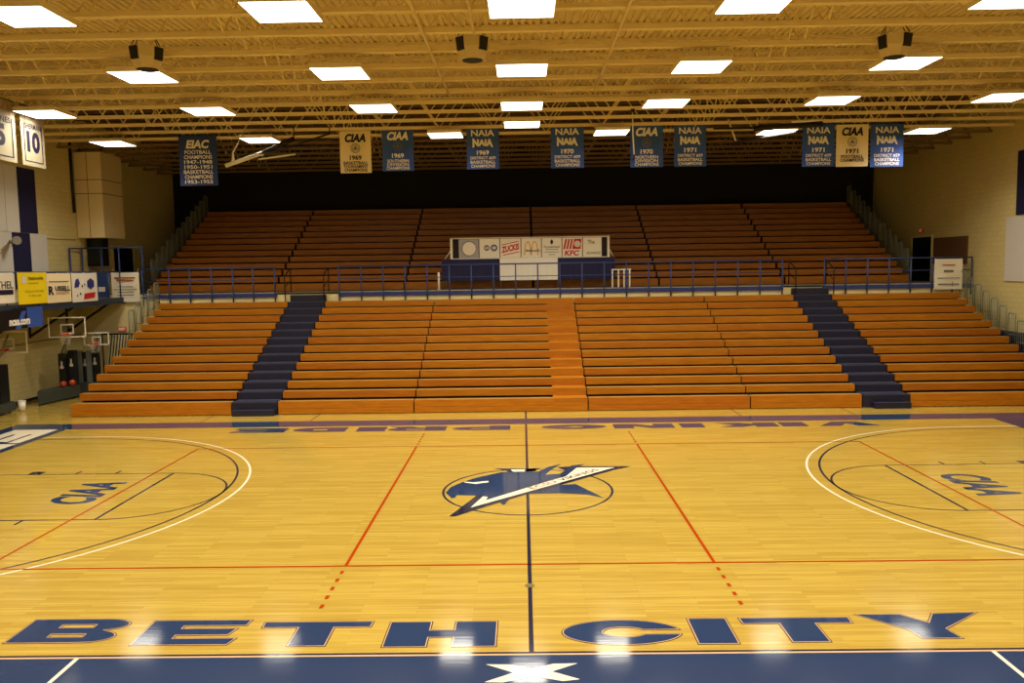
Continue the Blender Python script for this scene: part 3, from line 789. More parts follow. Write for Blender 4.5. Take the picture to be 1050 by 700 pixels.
# ------------------------------------------------------------------ hanging championship banners
def banner(x, w, z0, z1, cloth, name_mats, lines, label, y=14.66, group='championship banners hung from the joists', logo=None):
    t = MB(); n = 8; nz = 6
    for i in range(n):
        for j in range(nz):
            P = []
            for a, b in ((i, j), (i+1, j), (i+1, j+1), (i, j+1)):
                xx = x-w/2+w*a/n; zz = z0+(z1-z0)*b/nz
                P.append((xx, y+.018*math.sin(a*1.3+x)*(1-b/nz), zz))
            t.quad(P, 0)
            t.quad([(p[0], p[1]+.012, p[2]) for p in reversed(P)], 0)
    t.tube([(x-w/2-.01, y, z1), (x+w/2+.01, y, z1)], .02, 2, seg=6)
    for sx in (-.4, .4): t.tube([(x+sx*w, y, z1), (x+sx*w, y, max(z1+.05, ZC+.02))], .006, 2, seg=4)
    H = z1-z0
    for kind, s, fz, fw_, fh, bold, sh in lines:
        zz = z0+H*fz
        tf = lambda u, v, zz=zz: (x+u, y-.024, zz+v)
        if kind == 't': t.text(s, tf, w*fw_, H*fh, 1, bold=bold, shear=sh)
        elif kind == 'a': t.text(s, tf, w*fw_, H*fh, 1, bold=bold, arch=.35)
        elif kind == 'o':
            r = w*fw_
            t.poly([disc(0, 0, r), disc(0, 0, r*.88)[::-1]], tf, 3)
            t.poly([disc(0, 0, r*.70), disc(0, 0, r*.60)[::-1]], tf, 3)
            t.poly([[(-r*.5, -r*.3), (r*.5, -r*.3), (0, r*.55)]], tf, 3)
    o = t.build('championship_banner', [cloth, name_mats[0], M['pole_dark'], name_mats[1]])
    return tag(o, label, 'banner', group)
sm = lambda txts, top, step, w_=.78, h_=.075: [('t', s, top-step*i, w_*min(1, .45+len(s)*.055), h_, .02, 0) for i, s in enumerate(txts)]
blue = (M['print_cream'], M['print_grey']); crm = (M['print_navy'], M['print_grey'])
banner(-12.57, 1.48, 8.18, 10.11, M['banner_navy'], blue, [('t', 'EIAC', .82, .62, .17, .045, .2)] + sm(['FOOTBALL', 'CHAMPIONS', '1947-1948', '1950-1951', 'BASKETBALL', 'CHAMPIONS', '1953-1955'], .665, .098),
       'large dark blue football and basketball banner, leftmost, with eight lines')
ciaa = lambda yr, tx: [('t', 'CIAA', .82, .66, .20, .045, .25), ('o', '', .58, .15, 0, 0, 0), ('t', yr, .36, .38, .11, .03, 0)] + sm(tx, .235, .085)
naia = lambda yr, tx: [('t', 'NAIA', .85, .72, .15, .025, 0), ('a', 'NAIA', .62, .64, .19, .07, 0), ('t', yr, .39, .38, .11, .03, 0)] + sm(tx, .26, .095)
dist = ['DISTRICT #29', 'BASKETBALL', 'CHAMPIONS']
banner(-6.44, 1.21, 8.57, 10.19, M['banner_cream'], crm, ciaa('1969', ['BASKETBALL', 'TOURNAMENT', 'CHAMPIONS']), 'cream championship banner dated 1969 with a ring emblem')
banner(-4.80, 1.22, 8.62, 10.24, M['banner_blue'], blue, ciaa('1969', ['SOUTHERN', 'DIVISION', 'CHAMPIONS']), 'blue championship banner dated 1969 beside the cream one')
banner(-1.51, 1.25, 8.64, 10.25, M['banner_blue'], blue, naia('1969', dist), 'blue championship banner dated 1969 with double lettering, left of centre')
banner(1.75, 1.27, 8.63, 10.25, M['banner_blue'], blue, naia('1970', dist), 'blue championship banner dated 1970 with double lettering, right of centre')
banner(4.80, 1.26, 8.61, 10.24, M['banner_blue'], blue, ciaa('1970', ['NORTHERN', 'DIVISION', 'CHAMPIONS']), 'blue championship banner dated 1970 behind the hanging white rod')
banner(6.47, 1.22, 8.61, 10.21, M['banner_blue'], blue, naia('1971', dist), 'blue championship banner dated 1971 between the rod and the dark pole')
banner(11.38, 1.24, 8.53, 10.14, M['banner_blue'], blue, naia('1971', dist), 'blue championship banner dated 1971 left of the cream football banner')
banner(12.67, 1.22, 8.51, 10.12, M['banner_cream'], crm, ciaa('1971', ['FOOTBALL', 'CHAMPIONS']), 'cream championship banner dated 1971 for football')
banner(14.00, 1.25, 8.48, 10.12, M['banner_blue'], blue, naia('1971', dist), 'blue championship banner dated 1971, rightmost of all')

# jersey banners along the left wall
for (ya, yb, num, nm, lab) in ((5.55, 7.0, '5', 'BARNES', 'white jersey banner numbered 5, cut by the left edge'), (7.27, 8.46, '10', 'SHERMAN', 'white jersey banner numbered 10 on the left')):
    x = -14.98; zb, zt = 8.12, 9.90; ym = (ya+yb)/2; w = yb-ya
    tf = lambda u, v: (x+.012, ym+u, (zb+zt)/2+v)
    s = MB().box(x-.008, x+.008, ya, yb, zb, zt)
    h = (zt-zb)/2
    s.quad([tf(-w*.40,-h*.86), tf(w*.40,-h*.86), tf(w*.40,-h*.83), tf(-w*.40,-h*.83)], 1)
    s.quad([tf(w*.36,-h*.86), tf(w*.40,-h*.86), tf(w*.40,h*.42), tf(w*.36,h*.42)], 1); s.quad([tf(-w*.40,-h*.86), tf(-w*.36,-h*.86), tf(-w*.36,h*.42), tf(-w*.40,h*.42)], 1)
    def strip(pts, wd=.03):
        for a, b in zip(pts[:-1], pts[1:]):
            d = Vector((b[0]-a[0], b[1]-a[1])).normalized(); nn = Vector((-d.y, d.x))*wd/2
            s.quad([tf(a[0]-nn.x, a[1]-nn.y), tf(b[0]-nn.x, b[1]-nn.y), tf(b[0]+nn.x, b[1]+nn.y), tf(a[0]+nn.x, a[1]+nn.y)], 2)
    strip([(-w*.36, h*.45), (-w*.30, h*.6), (-w*.26, h*.95)]); strip([(-w*.20, h*.95), (-w*.1, h*.68), (0, h*.6), (w*.1, h*.68), (w*.20, h*.95)]); strip([(w*.36, h*.45), (w*.30, h*.6), (w*.26, h*.95)])
    s.text(nm, lambda u, v: tf(u, v+h*.34), w*.70, .17, 1, bold=.03); s.text(num, lambda u, v: tf(u, v-h*.18), w*(.56 if len(num) > 1 else .30), h*.72, 1, bold=.05)
    s.tube([(x, ya, zt), (x, yb, zt)], .02, 3, seg=6)
    for q in (ya+.2, yb-.2): s.tube([(x, q, zt), (x, q, ZC+.02)], .006, 3, seg=4)
    tag(s.build('jersey_banner', [M['jersey_cloth'], M['print_purple'], M['print_orange'], M['pole_dark']]), lab, 'banner', 'jersey banners near the left wall')

# ------------------------------------------------------------------ speaker clusters
def cluster(x, y, z, lab, yawd):
    t = thing('speaker_cluster', lab, 'speaker', (x, y, z), 'speaker clusters under the roof')
    ca, sa = math.cos(math.radians(yawd)), math.sin(math.radians(yawd))
    def P(u, v, w): return (x+u*ca-v*sa, y+u*sa+v*ca, z+w)
    top = [(math.cos(math.radians(45*i+22.5))*.47, math.sin(math.radians(45*i+22.5))*.47) for i in range(8)]
    b = MB(); n0 = 0
    ring = lambda s, w: [P(p[0]*s, p[1]*s, w) for p in top]
    A0, A1, A2 = ring(.86, .27), ring(.82, .03), ring(.60, -.20)
    for a, b2 in ((A1, A0), (A2, A1)):
        for i in range(8): b.quad([a[i], a[(i+1)%8], b2[(i+1)%8], b2[i]])
    b.quad(A0); b.quad(A2[::-1])
    b.build('cabinet', M['speaker'], t)
    for i in range(0, 8, 2):
        a, b2 = Vector(A1[i]), Vector(A1[(i+1)%8]); c, d = Vector(A0[i]), Vector(A0[(i+1)%8])
        # grille on alternate faces, standing just proud of the upper cabinet
        f0 = (a+b2)/2; ctr = Vector((x, y, f0.z)); nrm = (f0-ctr).normalized()
        e = (b2-a)*.38; lo, hi = f0+Vector((0,0,-.06))-nrm*.03, (c+d)/2+Vector((0,0,-.02))
        MB().obox((lo+hi)/2+nrm*.02, e, nrm*.02, (hi-lo)/2).build('grille', M['black'], t)
    MB().poly([disc(0, 0, .24, 24)], lambda u, v: P(u, -v, -.204)).sphere(P(0, 0, -.20), .24, 0, 20, 8, (1, 1, .18)).build('horn_grille', M['black_pad'], t)
    m = MB()
    for u, v in ((-.3, -.3), (.3, -.3), (.3, .3), (-.3, .3)): m.tube([P(u, v, .27), P(u*.6, v*.6, ZC+.3-z)], .012, seg=5)
    m.build('hanger', M['black'], t)
cluster(-1.12, 1.7, 9.74, 'octagonal speaker cluster under the roof, left of the middle lights', 0)
cluster(-8.72, 2.0, 9.74, 'octagonal speaker cluster under the roof at left, above a light', 22)
cluster(8.66, 2.2, 9.76, 'octagonal speaker cluster under the roof at right, above a light', -22)

# ------------------------------------------------------------------ folded hoists and rod
t = thing('folded_hoist', 'folded white and dark hoist poles hanging beside the large leftmost banner', 'hoist', (-9.3, 12, 9.1), 'folded ceiling hoists')
MB().tube([(-10.40, 11.5, 8.52), (-9.2, 12.0, 9.02)], [.075, .075]).build('pole', M['pole_white'], t)  # lamplit lower end of the pole, brightness coloured in as white
MB().tube([(-9.2, 12.0, 9.02), (-8.2, 12.4, 9.56)], .085).build('pole', M['pole_dark'], t)
MB().tube([(-9.9, 11.75, 8.86), (-8.6, 12.1, 9.12), (-6.93, 12.5, 9.73)], .035).build('brace', M['pole_dark'], t)
MB().tube([(-9.36, 11.9, 8.78), (-8.1, 12.2, 8.98)], .035).build('brace', M['pole_white'], t)
MB().tube([(-10.15, 11.6, 8.65), (-10.15, 11.6, 8.98), (-9.75, 12.0, 9.96)], [.06, .03, .015]).build('hanger', M['pole_white'], t)
for pp in ([(-8.2, 12.4, 9.56), (-8.2, 12.4, 9.97)], [(-6.93, 12.5, 9.73), (-6.93, 12.5, 9.97)]): MB().tube(pp, .02).build('hanger', M['pole_dark'], t)
t = thing('folded_hoist', 'folded dark hoist poles hanging left of the football banner', 'hoist', (9, 12, 9.6), 'folded ceiling hoists')
MB().tube([(6.84, 12.4, 9.66), (8.34, 12.4, 9.66)], .04).build('brace', M['pole_dark'], t)
MB().tube([(8.30, 12.4, 9.64), (10.70, 12.4, 9.76)], .10).build('pole', M['pole_dark'], t)
MB().tube([(9.55, 12.25, 9.83), (10.62, 12.25, 9.88)], .05).build('pole', M['pole_white'], t)  # tube added as the highlight along the dark pole
MB().tube([(7.61, 12.6, 9.18), (10.08, 12.6, 9.55)], .05).build('brace', M['pole_dark'], t)
for pp, rr in (([(10.0, 12.4, 9.84), (10.15, 12.4, 10.02)], .03), ([(8.4, 12.4, 9.7), (8.4, 12.4, 10.02)], .02), ([(7.7, 12.6, 9.2), (7.4, 12.6, 10.02)], .03)): MB().tube(pp, rr).build('hanger', M['cream_steel'], t)
t = thing('hanging_rod', 'thin white rod hanging from a joist before the blue 1970 banner', 'rod', (3.64, 10.2, 10.0))
MB().tube([(3.66, 10.2, 9.97), (3.67, 10.2, 9.2), (3.71, 10.2, 8.50)], .022).build('shaft', M['pole_white'], t)
MB().tube([(3.71, 10.2, 8.50), (3.71, 10.2, 8.38), (3.62, 10.2, 8.32)], .03).build('hook', M['pole_dark'], t)
MB().box(3.60, 3.72, 10.1, 10.3, 9.88, 9.97).build('bracket', M['pole_dark'], t)

# ------------------------------------------------------------------ left wall: panels, duct, walkway
def panel(name, lab, x0, x1, y0, y1, z0, z1, m, group):
    tag(MB().box(x0, x1, y0, y1, z0, z1).build(name, m), lab, 'panel', group)
G = 'wall panels on the left wall'
panel('wall_panel', 'tall white wall panel at the left edge, above the navy one', XL, XL+.05, 11.2, 12.60, 6.42, 8.87, M['white'], G)
panel('wall_panel', 'tall white wall panel left of the tall navy one', XL, XL+.05, 12.62, 13.40, 6.42, 8.87, M['white'], G)
panel('wall_panel', 'tall navy wall panel on the left wall under the number 10 jersey', XL, XL+.05, 13.42, 14.55, 6.42, 8.87, M['navy_panel'], G)
panel('wall_panel', 'lower white wall panel at the left edge beside the navy one', XL, XL+.05, 11.4, 12.86, 4.3, 6.40, M['white'], G)
panel('wall_panel', 'lower navy wall panel on the left wall above the yellow banner', XL, XL+.05, 12.88, 13.98, 4.3, 6.40, M['navy_panel'], G)
panel('wall_panel', 'lower white wall panel on the left wall above the cream banner', XL, XL+.05, 14.0, 15.1, 4.3, 6.40, M['white'], G)
G = 'wall panels on the right wall'
panel('wall_panel', 'big white wall panel on the right wall', XR-.05, XR, 11.8, 15.0, 4.03, 6.50, M['white'], G)
panel('wall_panel', 'navy wall panel on the right wall above the white one', XR-.05, XR, 11.8, 14.40, 6.55, 8.96, M['navy_panel'], G)
panel('bulletin_board', 'brown bulletin board on the right wall beside the dark doorway', XR-.065, XR-.005, 17.75, 20.6, 4.72, 5.90, M['board'], 'bulletin board')
# doors at the balcony ends
struct(MB().box(XR-.03, XR, 20.85, 22.7, BZ, 5.98).box(XR-.06, XR, 20.75, 20.85, BZ, 6.08, 1).box(XR-.06, XR, 22.7, 22.8, BZ, 6.08, 1).box(XR-.06, XR, 20.85, 22.7, 5.98, 6.08, 1).box(XR-.045, XR-.03, 21.76, 21.79, BZ, 5.98, 2), 'door_1', [M['door'], M['fascia'], M['black']])
struct(MB().box(XL, XL+.03, 20.4, 22.3, BZ, 6.02).box(XL, XL+.06, 20.3, 20.4, BZ, 6.12, 1).box(XL, XL+.06, 22.3, 22.4, BZ, 6.12, 1).box(XL, XL+.06, 20.4, 22.3, 6.02, 6.12, 1).box(XL+.03, XL+.045, 21.33, 21.36, BZ, 6.02, 2), 'door_2', [M['door'], M['fascia'], M['black']])
def exit_sign(c, ax, lab):
    c = Vector(c); ax = Vector(ax); n = ax.cross(Vector((0,0,1)))
    t = thing('exit_sign', lab, 'sign', c, 'exit signs')
    MB().obox(c, ax*.17, n*.03, (0,0,.10)).build('housing', M['exit_face'], t)
    f_ = MB().text('EXIT', lambda u, v: tuple(c+ax*u+n*.034+Vector((0,0,v))), .26, .13, 0, bold=.05); f_.build('lettering', M['exit_red'], t)
exit_sign((XR-.06, 21.78, 6.30), (0,-1,0), 'small dim red exit sign over the dark doorway on the right')
exit_sign((-17.2, BY-.05, 2.46), (1,0,0), 'small red exit sign on the wall above the black stair gate')
# duct
t = thing('air_duct', 'big cream boxed air duct hanging in the left rear corner', 'duct', (-18.4, 18.3, 6.35))
d = MB().box(-18.96, -17.8, 17.42, 19.2, 6.36, ZC-.01)
d.build('casing', M['duct'], t)
s = MB()
for z in (8.2, 8.78): s.box(-18.96, -17.785, 17.405, 17.42, z, z+.03).box(-17.8, -17.785, 17.405, 19.2, z, z+.03)
s.box(-18.42, -18.40, 17.41, 17.42, 6.36, ZC); s.build('seam', M['steel_brown'], t)
o = MB().tube([(-18.92, 17.2, 7.4), (-18.95, 17.2, 8.6), (-18.95, 17.2, ZC+.4)], .06).build('pipe', M['pole_dark']); tag(o, 'dark vertical pipe on the wall left of the cream duct', 'pipe')
t = thing('loudspeaker', 'black loudspeaker box hanging under the cream duct', 'speaker', (-18.5, 18.3, 5.15))
MB().box(-18.95, -18.25, 18.1, 18.55, 5.16, 6.36).build('cabinet', M['black'], t)
MB().box(-18.90, -18.30, 18.08, 18.10, 5.22, 6.28).build('grille', M['black_pad'], t)
t = thing('wall_horn', 'grey horn fixture on the left wall at the left edge', 'loudspeaker', (-18.7, 12.5, 6.08))
MB().tube([(-18.99, 12.75, 6.06), (-18.75, 12.6, 6.06), (-18.45, 12.35, 6.08)], [.05, .08, .16], seg=12).build('horn', M['metal'], t)
MB().tube([(-18.99, 12.9, 6.04), (-18.8, 12.85, 6.04)], [.04, .06]).build('bracket', M['white_gloss'], t)
o = MB().tube([(XL+.03, 14.4, 6.28), (XL+.03, 17.3, 6.28)], .02, seg=6).build('conduit', M['fascia']); tag(o, 'thin cream conduit high on the left wall', 'conduit')
o = MB().tube([(XL+.03, 12.0, 2.20), (XL+.03, 17.2, 2.28)], .022, seg=6).build('conduit', M['metal']); tag(o, 'thin grey conduit low on the left wall behind the hoops', 'conduit')

# side walkway along the left wall
WX = -17.08
struct(MB().box(XL, WX, 3.5, BY, 3.62, 3.80).box(WX, WX+.06, 3.5, BY, 3.56, 3.82, 1), 'floor_walkway', [M['balcony'], M['edge']])
t = thing('balcony_railing', 'blue railing along the left walkway behind the hung banners', 'railing', (WX, 10, 3.8), 'blue balcony railings')
MB().tube([(WX, 3.5, 4.90), (WX, 17.2, 4.90)], .035).build('top_rail', M['rail'], t)
for i in range(15): MB().tube([(WX, 3.6+i*.96, 3.8), (WX, 3.6+i*.96, 4.90)], .026, seg=7).build('post', M['rail'], t)
for yy, lab in ((16.2, 'dark steel bracket under the left walkway above the farther hoop'), (13.6, 'dark steel bracket under the left walkway right of the blue banner'), (10.9, 'dark steel bracket under the left walkway behind the blue banner')):
    o = MB().tube([(WX-.1, yy, 3.60), (XL+.02, yy, 2.45)], .05, seg=6).tube([(XL+.03, yy, 2.4), (XL+.03, yy, 3.6)], .05, seg=6).build('bracket', M['steel_dark']); tag(o, lab, 'bracket', 'walkway brackets')
t = thing('guard_frame', 'tall dark blue pipe frame in the left rear corner of the balcony', 'railing', (-17.6, 17.25, 3.9))
yy = BY+.12
for (xa, xb, ys) in ((-18.83, -16.25, yy),):
    MB().tube([(xa, ys, 5.92), (xb, ys, 5.92)], .035).build('top_rail', M['rail'], t)
    for x in (xa, -18.0, -17.25, xb): MB().tube([(x, ys, BZ), (x, ys, 5.92)], .035).build('post', M['rail'], t)
    MB().tube([(xa, ys, 4.86), (xb, ys, 4.86)], .03).build('middle_rail', M['rail'], t)
MB().tube([(-18.9, 16.6, 5.9), (-18.83, yy, 5.9)], .03).tube([(-18.9, 16.6, 3.85), (-18.9, 16.6, 5.9)], .035).build('side_rail', M['rail'], t)

# banners on the walkway rail
def wbanner(ya, yb, z0, z1, cloth, mats, draw, lab, skew=0):
    x = WX+.09; w = yb-ya; ym = (ya+yb)/2; zm = (z0+z1)/2
    tf = lambda u, v: (x+.012, ym+u, zm+v)
    s = MB(); n = 8
    for i in range(n):
        a, b = ya+w*i/n, ya+w*(i+1)/n
        k = lambda q: .012*math.sin((q-ya)/w*9)
        s.quad([(x+k(a)*0, a+skew, z0), (x, b+skew*.4, z0), (x, b, z1), (x, a, z1)]); s.quad([(x-.01, a, z1), (x-.01, b, z1), (x-.01, b+skew*.4, z0), (x-.01, a+skew, z0)])
    for q in (.05, .5, .95): s.tube([(x, ya+w*q, z1-.02), (WX, ya+w*q, 4.92)], .008, 0, seg=4)
    draw(s, tf, w, z1-z0)
    tag(s.build('sponsor_banner', [cloth]+mats), lab, 'banner', 'sponsor banners on the left walkway rail')
def d1(s, tf, w, h):
    s.text('BETHEL', lambda u, v: tf(u+.10, v+.10), w*.78, h*.24, 1, bold=.01)
    s.quad([tf(-w*.40,-h*.22), tf(w*.45,-h*.22), tf(w*.45,-h*.06), tf(-w*.40,-h*.06)], 2)
def d2(s, tf, w, h):
    s.quad([tf(-w*.36,h*.16), tf(-w*.22,h*.16), tf(-w*.22,h*.38), tf(-w*.36,h*.38)], 2)
    s.text('Nationwide', lambda u, v: tf(u+w*.12, v+h*.32), w*.52, h*.11, 1, bold=.03); s.text('Insurance', lambda u, v: tf(u+w*.02, v+h*.17), w*.34, h*.08, 1, bold=.0)
    s.text('OFFICIAL PARTNER', lambda u, v: tf(u+w*.05, v-h*.10), w*.66, h*.06, 1); s.text('OF THE CIAA', lambda u, v: tf(u+w*.05, v-h*.24), w*.46, h*.06, 1)
def d3(s, tf, w, h):
    s.quad([tf(-w*.44,h*.20), tf(w*.40,h*.20), tf(w*.40,h*.235), tf(-w*.44,h*.235)], 2)
    s.text('R', lambda u, v: tf(u-w*.36, v-h*.08), w*.22, h*.30, 1, bold=.04); s.text('USSELL', lambda u, v: tf(u+w*.12, v-h*.02), w*.64, h*.17, 1, bold=.04); s.text('ATHLETIC', lambda u, v: tf(u+w*.12, v-h*.18), w*.60, h*.09, 3, bold=.01)
def d4(s, tf, w, h):
    hexa = [(w*.22+.3*math.cos(math.radians(60*i+30)), h*.12+.22*math.sin(math.radians(60*i+30))) for i in range(6)]
    s.poly([hexa], tf, 1); s.poly([[(-w*.42,0),(-w*.26,h*.02),(-w*.20,h*.16),(-w*.26,h*.32),(-w*.36,h*.28),(-w*.40,h*.14)]], tf, 2)
    s.poly([disc(-w*.12, h*.05, .05, 10)], tf, 3); s.poly([disc(-w*.02, h*.10, .045, 10)], tf, 3)
    s.poly([[(-w*.08,-h*.42),(w*.36,-h*.38),(w*.40,-h*.18),(-w*.04,-h*.22)]], tf, 4); s.poly([disc(-w*.32, -h*.28, .04, 8)], tf, 3); s.poly([disc(-w*.20, -h*.22, .05, 8)], tf, 3)
wbanner(8.1, 9.66, 3.90, 4.90, M['banner_white'], [M['print_navy'], M['print_purple']], d1, 'white banner with dark lettering on the walkway rail, leftmost')
wbanner(9.86, 11.52, 3.82, 4.90, M['banner_yellow'], [M['print_olive'], M['white']], d2, 'yellow banner on the left walkway rail')
wbanner(11.56, 13.10, 3.80, 4.86, M['banner_cream'], [M['print_navy'], M['print_grey'], M['print_orange']], d3, 'cream banner with big dark lettering on the walkway rail', skew=-.04)
wbanner(13.16, 15.0, 3.76, 4.86, M['banner_white'], [M['print_blue'], M['print_blue'], M['print_navy'], M['print_red']], d4, 'white banner with blue hexagon and red patch on the walkway rail')
# blue-black banner below the walkway
s = MB(); x = WX+.10; n = 14; ya, yb = 8.0, 11.15
for i in range(n):
    a, b = i/n, (i+1)/n
    sag = lambda q: .10*math.sin(q*math.pi*1.5)**2*(1-q)
    P = [(x, ya+(yb-ya)*a, 2.98+.06*a), (x, ya+(yb-ya)*b, 2.98+.06*b), (x, ya+(yb-ya)*b, 3.72-sag(b)), (x, ya+(yb-ya)*a, 3.72-sag(a))]
    mi = 0 if a < .70 else 1
    s.quad(P, mi); s.quad([(p[0]-.01, p[1], p[2]) for p in reversed(P)], mi)
s.quad([(x+.006, 9.55, 3.02), (x+.006, 9.85, 3.02), (x+.006, 10.2, 3.6), (x+.006, 9.95, 3.6)], 1)
s.text('ncaa.com', lambda u, v: (x+.012, 9.80+u, 3.24+v), 1.15, .20, 2, bold=.05, shear=.15)
for q in (.05, .5, .97): s.tube([(x, ya+(yb-ya)*q, 3.70), (WX+.03, ya+(yb-ya)*q, 3.82)], .008, 0, seg=4)
tag(s.build('hanging_banner', [M['black'], M['banner_blue'], M['print_cream']]), 'blue and black banner with white web address under the left walkway', 'banner')
# banners on the balcony front
def fbanner(xa, xb, z0, z1, cloth, mats, draw, lab, y=BY-.14):
    w, h = xb-xa, z1-z0; xm, zm = (xa+xb)/2, (z0+z1)/2
    s = MB(); n, m = 10, 8
    def q(i, j):
        u, v = i/n, j/m
        return (xa+w*u, y-.018*math.sin(u*6+v*4)*(1-v)-.012*math.sin(v*9-u*5), z0+h*v)
    for i in range(n):
        for j in range(m):
            P = [q(i,j), q(i+1,j), q(i+1,j+1), q(i,j+1)]; s.quad(P); s.quad([(p[0], p[1]+.01, p[2]) for p in reversed(P)])
    for u in (.04, .96): s.tube([(xa+w*u, y, z1-.02), (xa+w*u, BY-.09, 5.0)], .008, 0, seg=4)
    draw(s, lambda u, v: (xm+u, y-.036, zm+v), w, h)
    tag(s.build('front_banner', [cloth]+mats), lab, 'banner', 'banners on the balcony front')
def bars(rows):
    def f(s, tf, w, h):
        for v, ww, th, mi in rows: s.quad([tf(-ww*w/2, v*h-th/2), tf(ww*w/2, v*h-th/2), tf(ww*w/2, v*h+th/2), tf(-ww*w/2, v*h+th/2)], mi)
    return f
fbanner(-17.5, -16.32, 3.62, 4.86, M['banner_white'], [M['print_orange'], M['print_grey']], bars([(.32,.75,.05,1),(.23,.6,.05,1),(.02,.55,.03,2),(-.08,.85,.03,2),(-.17,.6,.03,2),(-.27,.6,.03,2)]), 'white cloth notice with red lines at the left end of the balcony')
fbanner(-18.2, -17.62, 3.72, 4.84, M['banner_navy'], [M['white']], bars([(-.1,.5,.2,1)]), 'small navy banner with white patch in the left balcony corner')
fbanner(17.2, 18.37, 3.66, 4.93, M['banner_white'], [M['print_orange'], M['print_grey'], M['print_navy']], bars([(.30,.45,.04,1),(.10,.35,.09,2),(-.13,.8,.03,2),(-.33,.75,.05,2)]), 'wrinkled white cloth banner at the right end of the balcony rail')

# ------------------------------------------------------------------ black stair gate by the left bleacher end
t = thing('stair_gate', 'black slanted-bar metal gate beside the left end of the bleachers', 'gate', (-17, 16.6, 0))
gy = 16.55
MB().tube([(-17.72, gy, 0), (-17.72, gy, 2.30)], .03).build('post', M['black'], t); MB().tube([(-15.75, gy, 0), (-15.75, gy, 2.30)], .03).build('post', M['black'], t)
MB().tube([(-17.72, gy, 2.30), (-15.75, gy, 2.30)], .035).build('top_rail', M['black'], t)
s = MB()
for i in range(16):
    x = -17.62+i*.12
    s.tube([(x, gy, .15), (min(x+.32, -15.78), gy, 2.28)], .024, seg=5)
s.build('bars', M['black'], t)
MB().tube([(-17.72, gy, .12), (-15.75, gy, .12)], .025).build('bottom_rail', M['black'], t)

# ------------------------------------------------------------------ portable hoops in the left corner
def hoop(base, board_c, bw, bh, lab, mast_x, pads, dirv):
    """base: floor box (x0,x1,y0,y1,h); the board faces the court along dirv."""
    corners, h = base
    mx_, my_ = sum(p[0] for p in corners)/4, sum(p[1] for p in corners)/4
    sh = lambda k: [(mx_+(p[0]-mx_)*k, my_+(p[1]-my_)*k) for p in corners]
    t = thing('basketball_hoop', lab, 'basketball hoop', (mx_, my_, 0), 'portable hoops stored by the left wall')
    MB().prism(corners, lambda x, y: (x, y, .06), (0, 0, h-.06)).prism(sh(.92), lambda x, y: (x, y, h), (0, 0, .03)).build('base', M['base_pad'], t)
    for xx, yy in sh(.72): MB().tube([(xx-.03, yy, .06), (xx+.03, yy, .06)], .06, seg=10).build('wheel', M['black'], t)
    for (px_, py_, r, zt, mt) in pads:
        p = MB().box(px_-r, px_+r, py_-r, py_+r, h+.0, zt)
        ms = [M[mt]]
        if mt == 'black_pad':
            zc = zt-(zt-h)*.33
            p.poly([[(-.05,-.16),(.05,-.16),(.085,-.10),(.03,-.02),(.035,.10),(0,.16),(-.035,.10),(-.03,-.02),(-.085,-.10)]], lambda u, v: (px_+u, py_-r-.004, zc+v), 1); ms.append(M['white'])
        tag(p.build('mast_pad', ms, t), 'grey padding' if mt == 'grey_pad' else None)
    c = Vector(board_c); d = Vector(dirv).normalized(); a = Vector((0,0,1)).cross(d).normalized(); a = -a if a.x < 0 else a
    up = Vector((0,0,1))
    back = c-d*.08
    m0 = Vector((mast_x[0], mast_x[1], mast_x[2]))
    MB().tube([m0, m0*.35+back*.65+Vector((0,0,-.15)), back+Vector((0,0,-.2))], .035).build('arm', M['metal'], t)
    MB().tube([m0+Vector((.14,0,-.2)), back+Vector((0,0,.25))], .028).build('arm', M['metal'], t)
    bd = MB().obox(c, a*bw/2, d*.008, up*bh/2).build('backboard', M['glass'], t)
    fr = MB(); w_ = .045
    for s1 in (-1, 1):
        fr.obox(c+up*s1*(bh/2-w_/2), a*bw/2, d*.014, up*w_/2); fr.obox(c+a*s1*(bw/2-w_/2), a*w_/2, d*.014, up*bh/2)
    fr.build('board_frame', M['white_gloss'], bd)
    sq = MB(); qc = c-up*bh*.08; qw, qh = bw*.32/2, bh*.42/2
    for s1 in (-1, 1):
        sq.obox(qc+up*s1*qh, a*(qw+.02), d*.012, up*.022); sq.obox(qc+a*s1*qw, a*.022, d*.012, up*qh)
    sq.build('target_square', M['white_gloss'], bd)
    rc = c-up*(bh*.34)+d*.30
    rp = [rc+a*.2*math.cos(q)+d*.2*math.sin(q) for q in [2*math.pi*i/20 for i in range(20)]]
    rm = MB().tube(rp, .014, seg=6, closed=True).obox(c-up*(bh*.34)+d*.06, a*.06, d*.05, up*.04).build('rim', M['rim'], t)
    nt = MB()
    for i in range(10):
        q = 2*math.pi*i/10
        for sgn in (-1, 1):
            pts = [rc+a*(.2-.07*k/4)*math.cos(q+sgn*.31*k)+d*(.2-.07*k/4)*math.sin(q+sgn*.31*k)-up*.09*k for k in range(5)]
            nt.tube(pts, .004, seg=3)
    nt.build('net', M['net'], t)
hoop(([(-18.85,9.5),(-18.05,9.5),(-18.05,11.0),(-18.85,11.0)], .36), (-18.40, 11.3, 2.45), 1.40, .80, 'portable hoop at the left edge, with a tall black padded base', (-18.5, 10.4, 1.7), [(-18.35, 10.55, .24, 1.72, 'black_pad')], (.05, -1, 0))
hoop(([(-17.9,12.1),(-17.5,14.25),(-18.0,14.9),(-18.35,12.8)], .46), (-17.35, 13.3, 2.82), 1.30, .78, 'portable hoop with twin black padded masts behind two orange balls', (-18.05, 14.0, 1.72), [(-18.0, 14.05, .13, 1.75, 'black_pad'), (-17.71, 14.2, .13, 1.86, 'black_pad')], (.25, -1, 0))
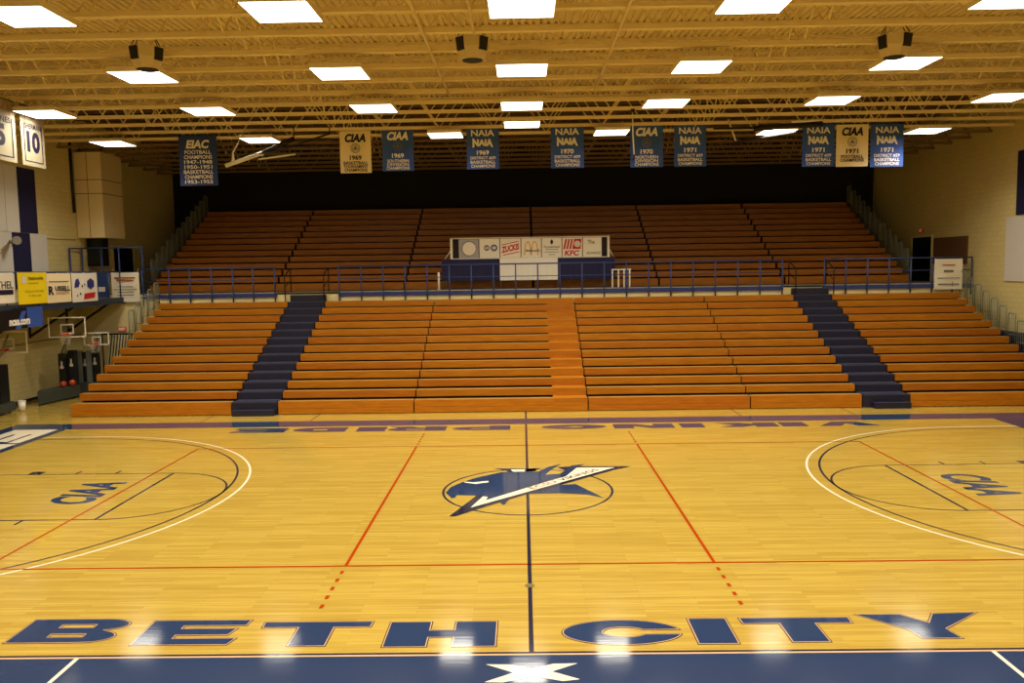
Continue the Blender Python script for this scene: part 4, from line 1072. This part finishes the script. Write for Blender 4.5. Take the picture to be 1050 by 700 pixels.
hoop(([(-18.3,15.05),(-17.35,15.05),(-17.35,16.3),(-18.3,16.3)], .42), (-17.25, 15.2, 2.22), .95, .52, 'portable hoop nearest the bleachers, with grey and black padded masts', (-17.55, 15.6, 1.6), [(-18.08, 15.4, .09, 1.72, 'grey_pad'), (-17.89, 15.5, .10, 1.66, 'black_pad'), (-17.70, 15.4, .09, 1.72, 'grey_pad'), (-17.48, 15.5, .11, 1.74, 'black_pad')], (.2, -1, 0))
for (x, y, lab) in ((-17.80, 13.60, 'orange basketball resting on the hoop base, left of two'), (-17.65, 13.95, 'orange basketball resting on the hoop base, right of two')):
    b = MB().sphere((x, y, .49+.122), .122, 0, 20, 12)
    for axv in ((1,0,0), (0,1,0), (0,0,1)):
        ax = Vector(axv); p = Vector((axv[1], axv[2], axv[0])); q = ax.cross(p)
        b.tube([Vector((x, y, .612))+p*.1215*math.cos(2*math.pi*i/24)+q*.1215*math.sin(2*math.pi*i/24) for i in range(24)], .003, 1, seg=4, closed=True)
    tag(b.build('basketball', [M['orange'], M['black']]), lab, 'basketball', 'balls on the hoop base')
t = thing('waste_bin', 'small white waste bin on the floor beside the left hoop', 'bin', (-17.9, 11.1, 0))
MB().tube([(-17.9, 11.1, 0), (-17.9, 11.1, .36)], [.10, .13], seg=16).build('body', M['white_gloss'], t)
MB().tube([(-17.9+.13*math.cos(2*math.pi*i/16), 11.1+.13*math.sin(2*math.pi*i/16), .36) for i in range(16)], .012, seg=5, closed=True).build('rim', M['white_gloss'], t)

# ------------------------------------------------------------------ world and colour management
w = bpy.data.worlds.new('world'); scene.world = w; w.use_nodes = True
w.node_tree.nodes['Background'].inputs[0].default_value = (0, 0, 0, 1)
vs = scene.view_settings
vs.view_transform = 'Standard'; vs.look = 'None'; vs.gamma = 1.0; vs.use_curve_mapping = False
vs.exposure = 0.12
cy_ = scene.cycles
cy_.max_bounces = 6; cy_.diffuse_bounces = 4; cy_.glossy_bounces = 3; cy_.transmission_bounces = 4
cy_.caustics_reflective = False; cy_.caustics_refractive = False
cy_.use_denoising = True
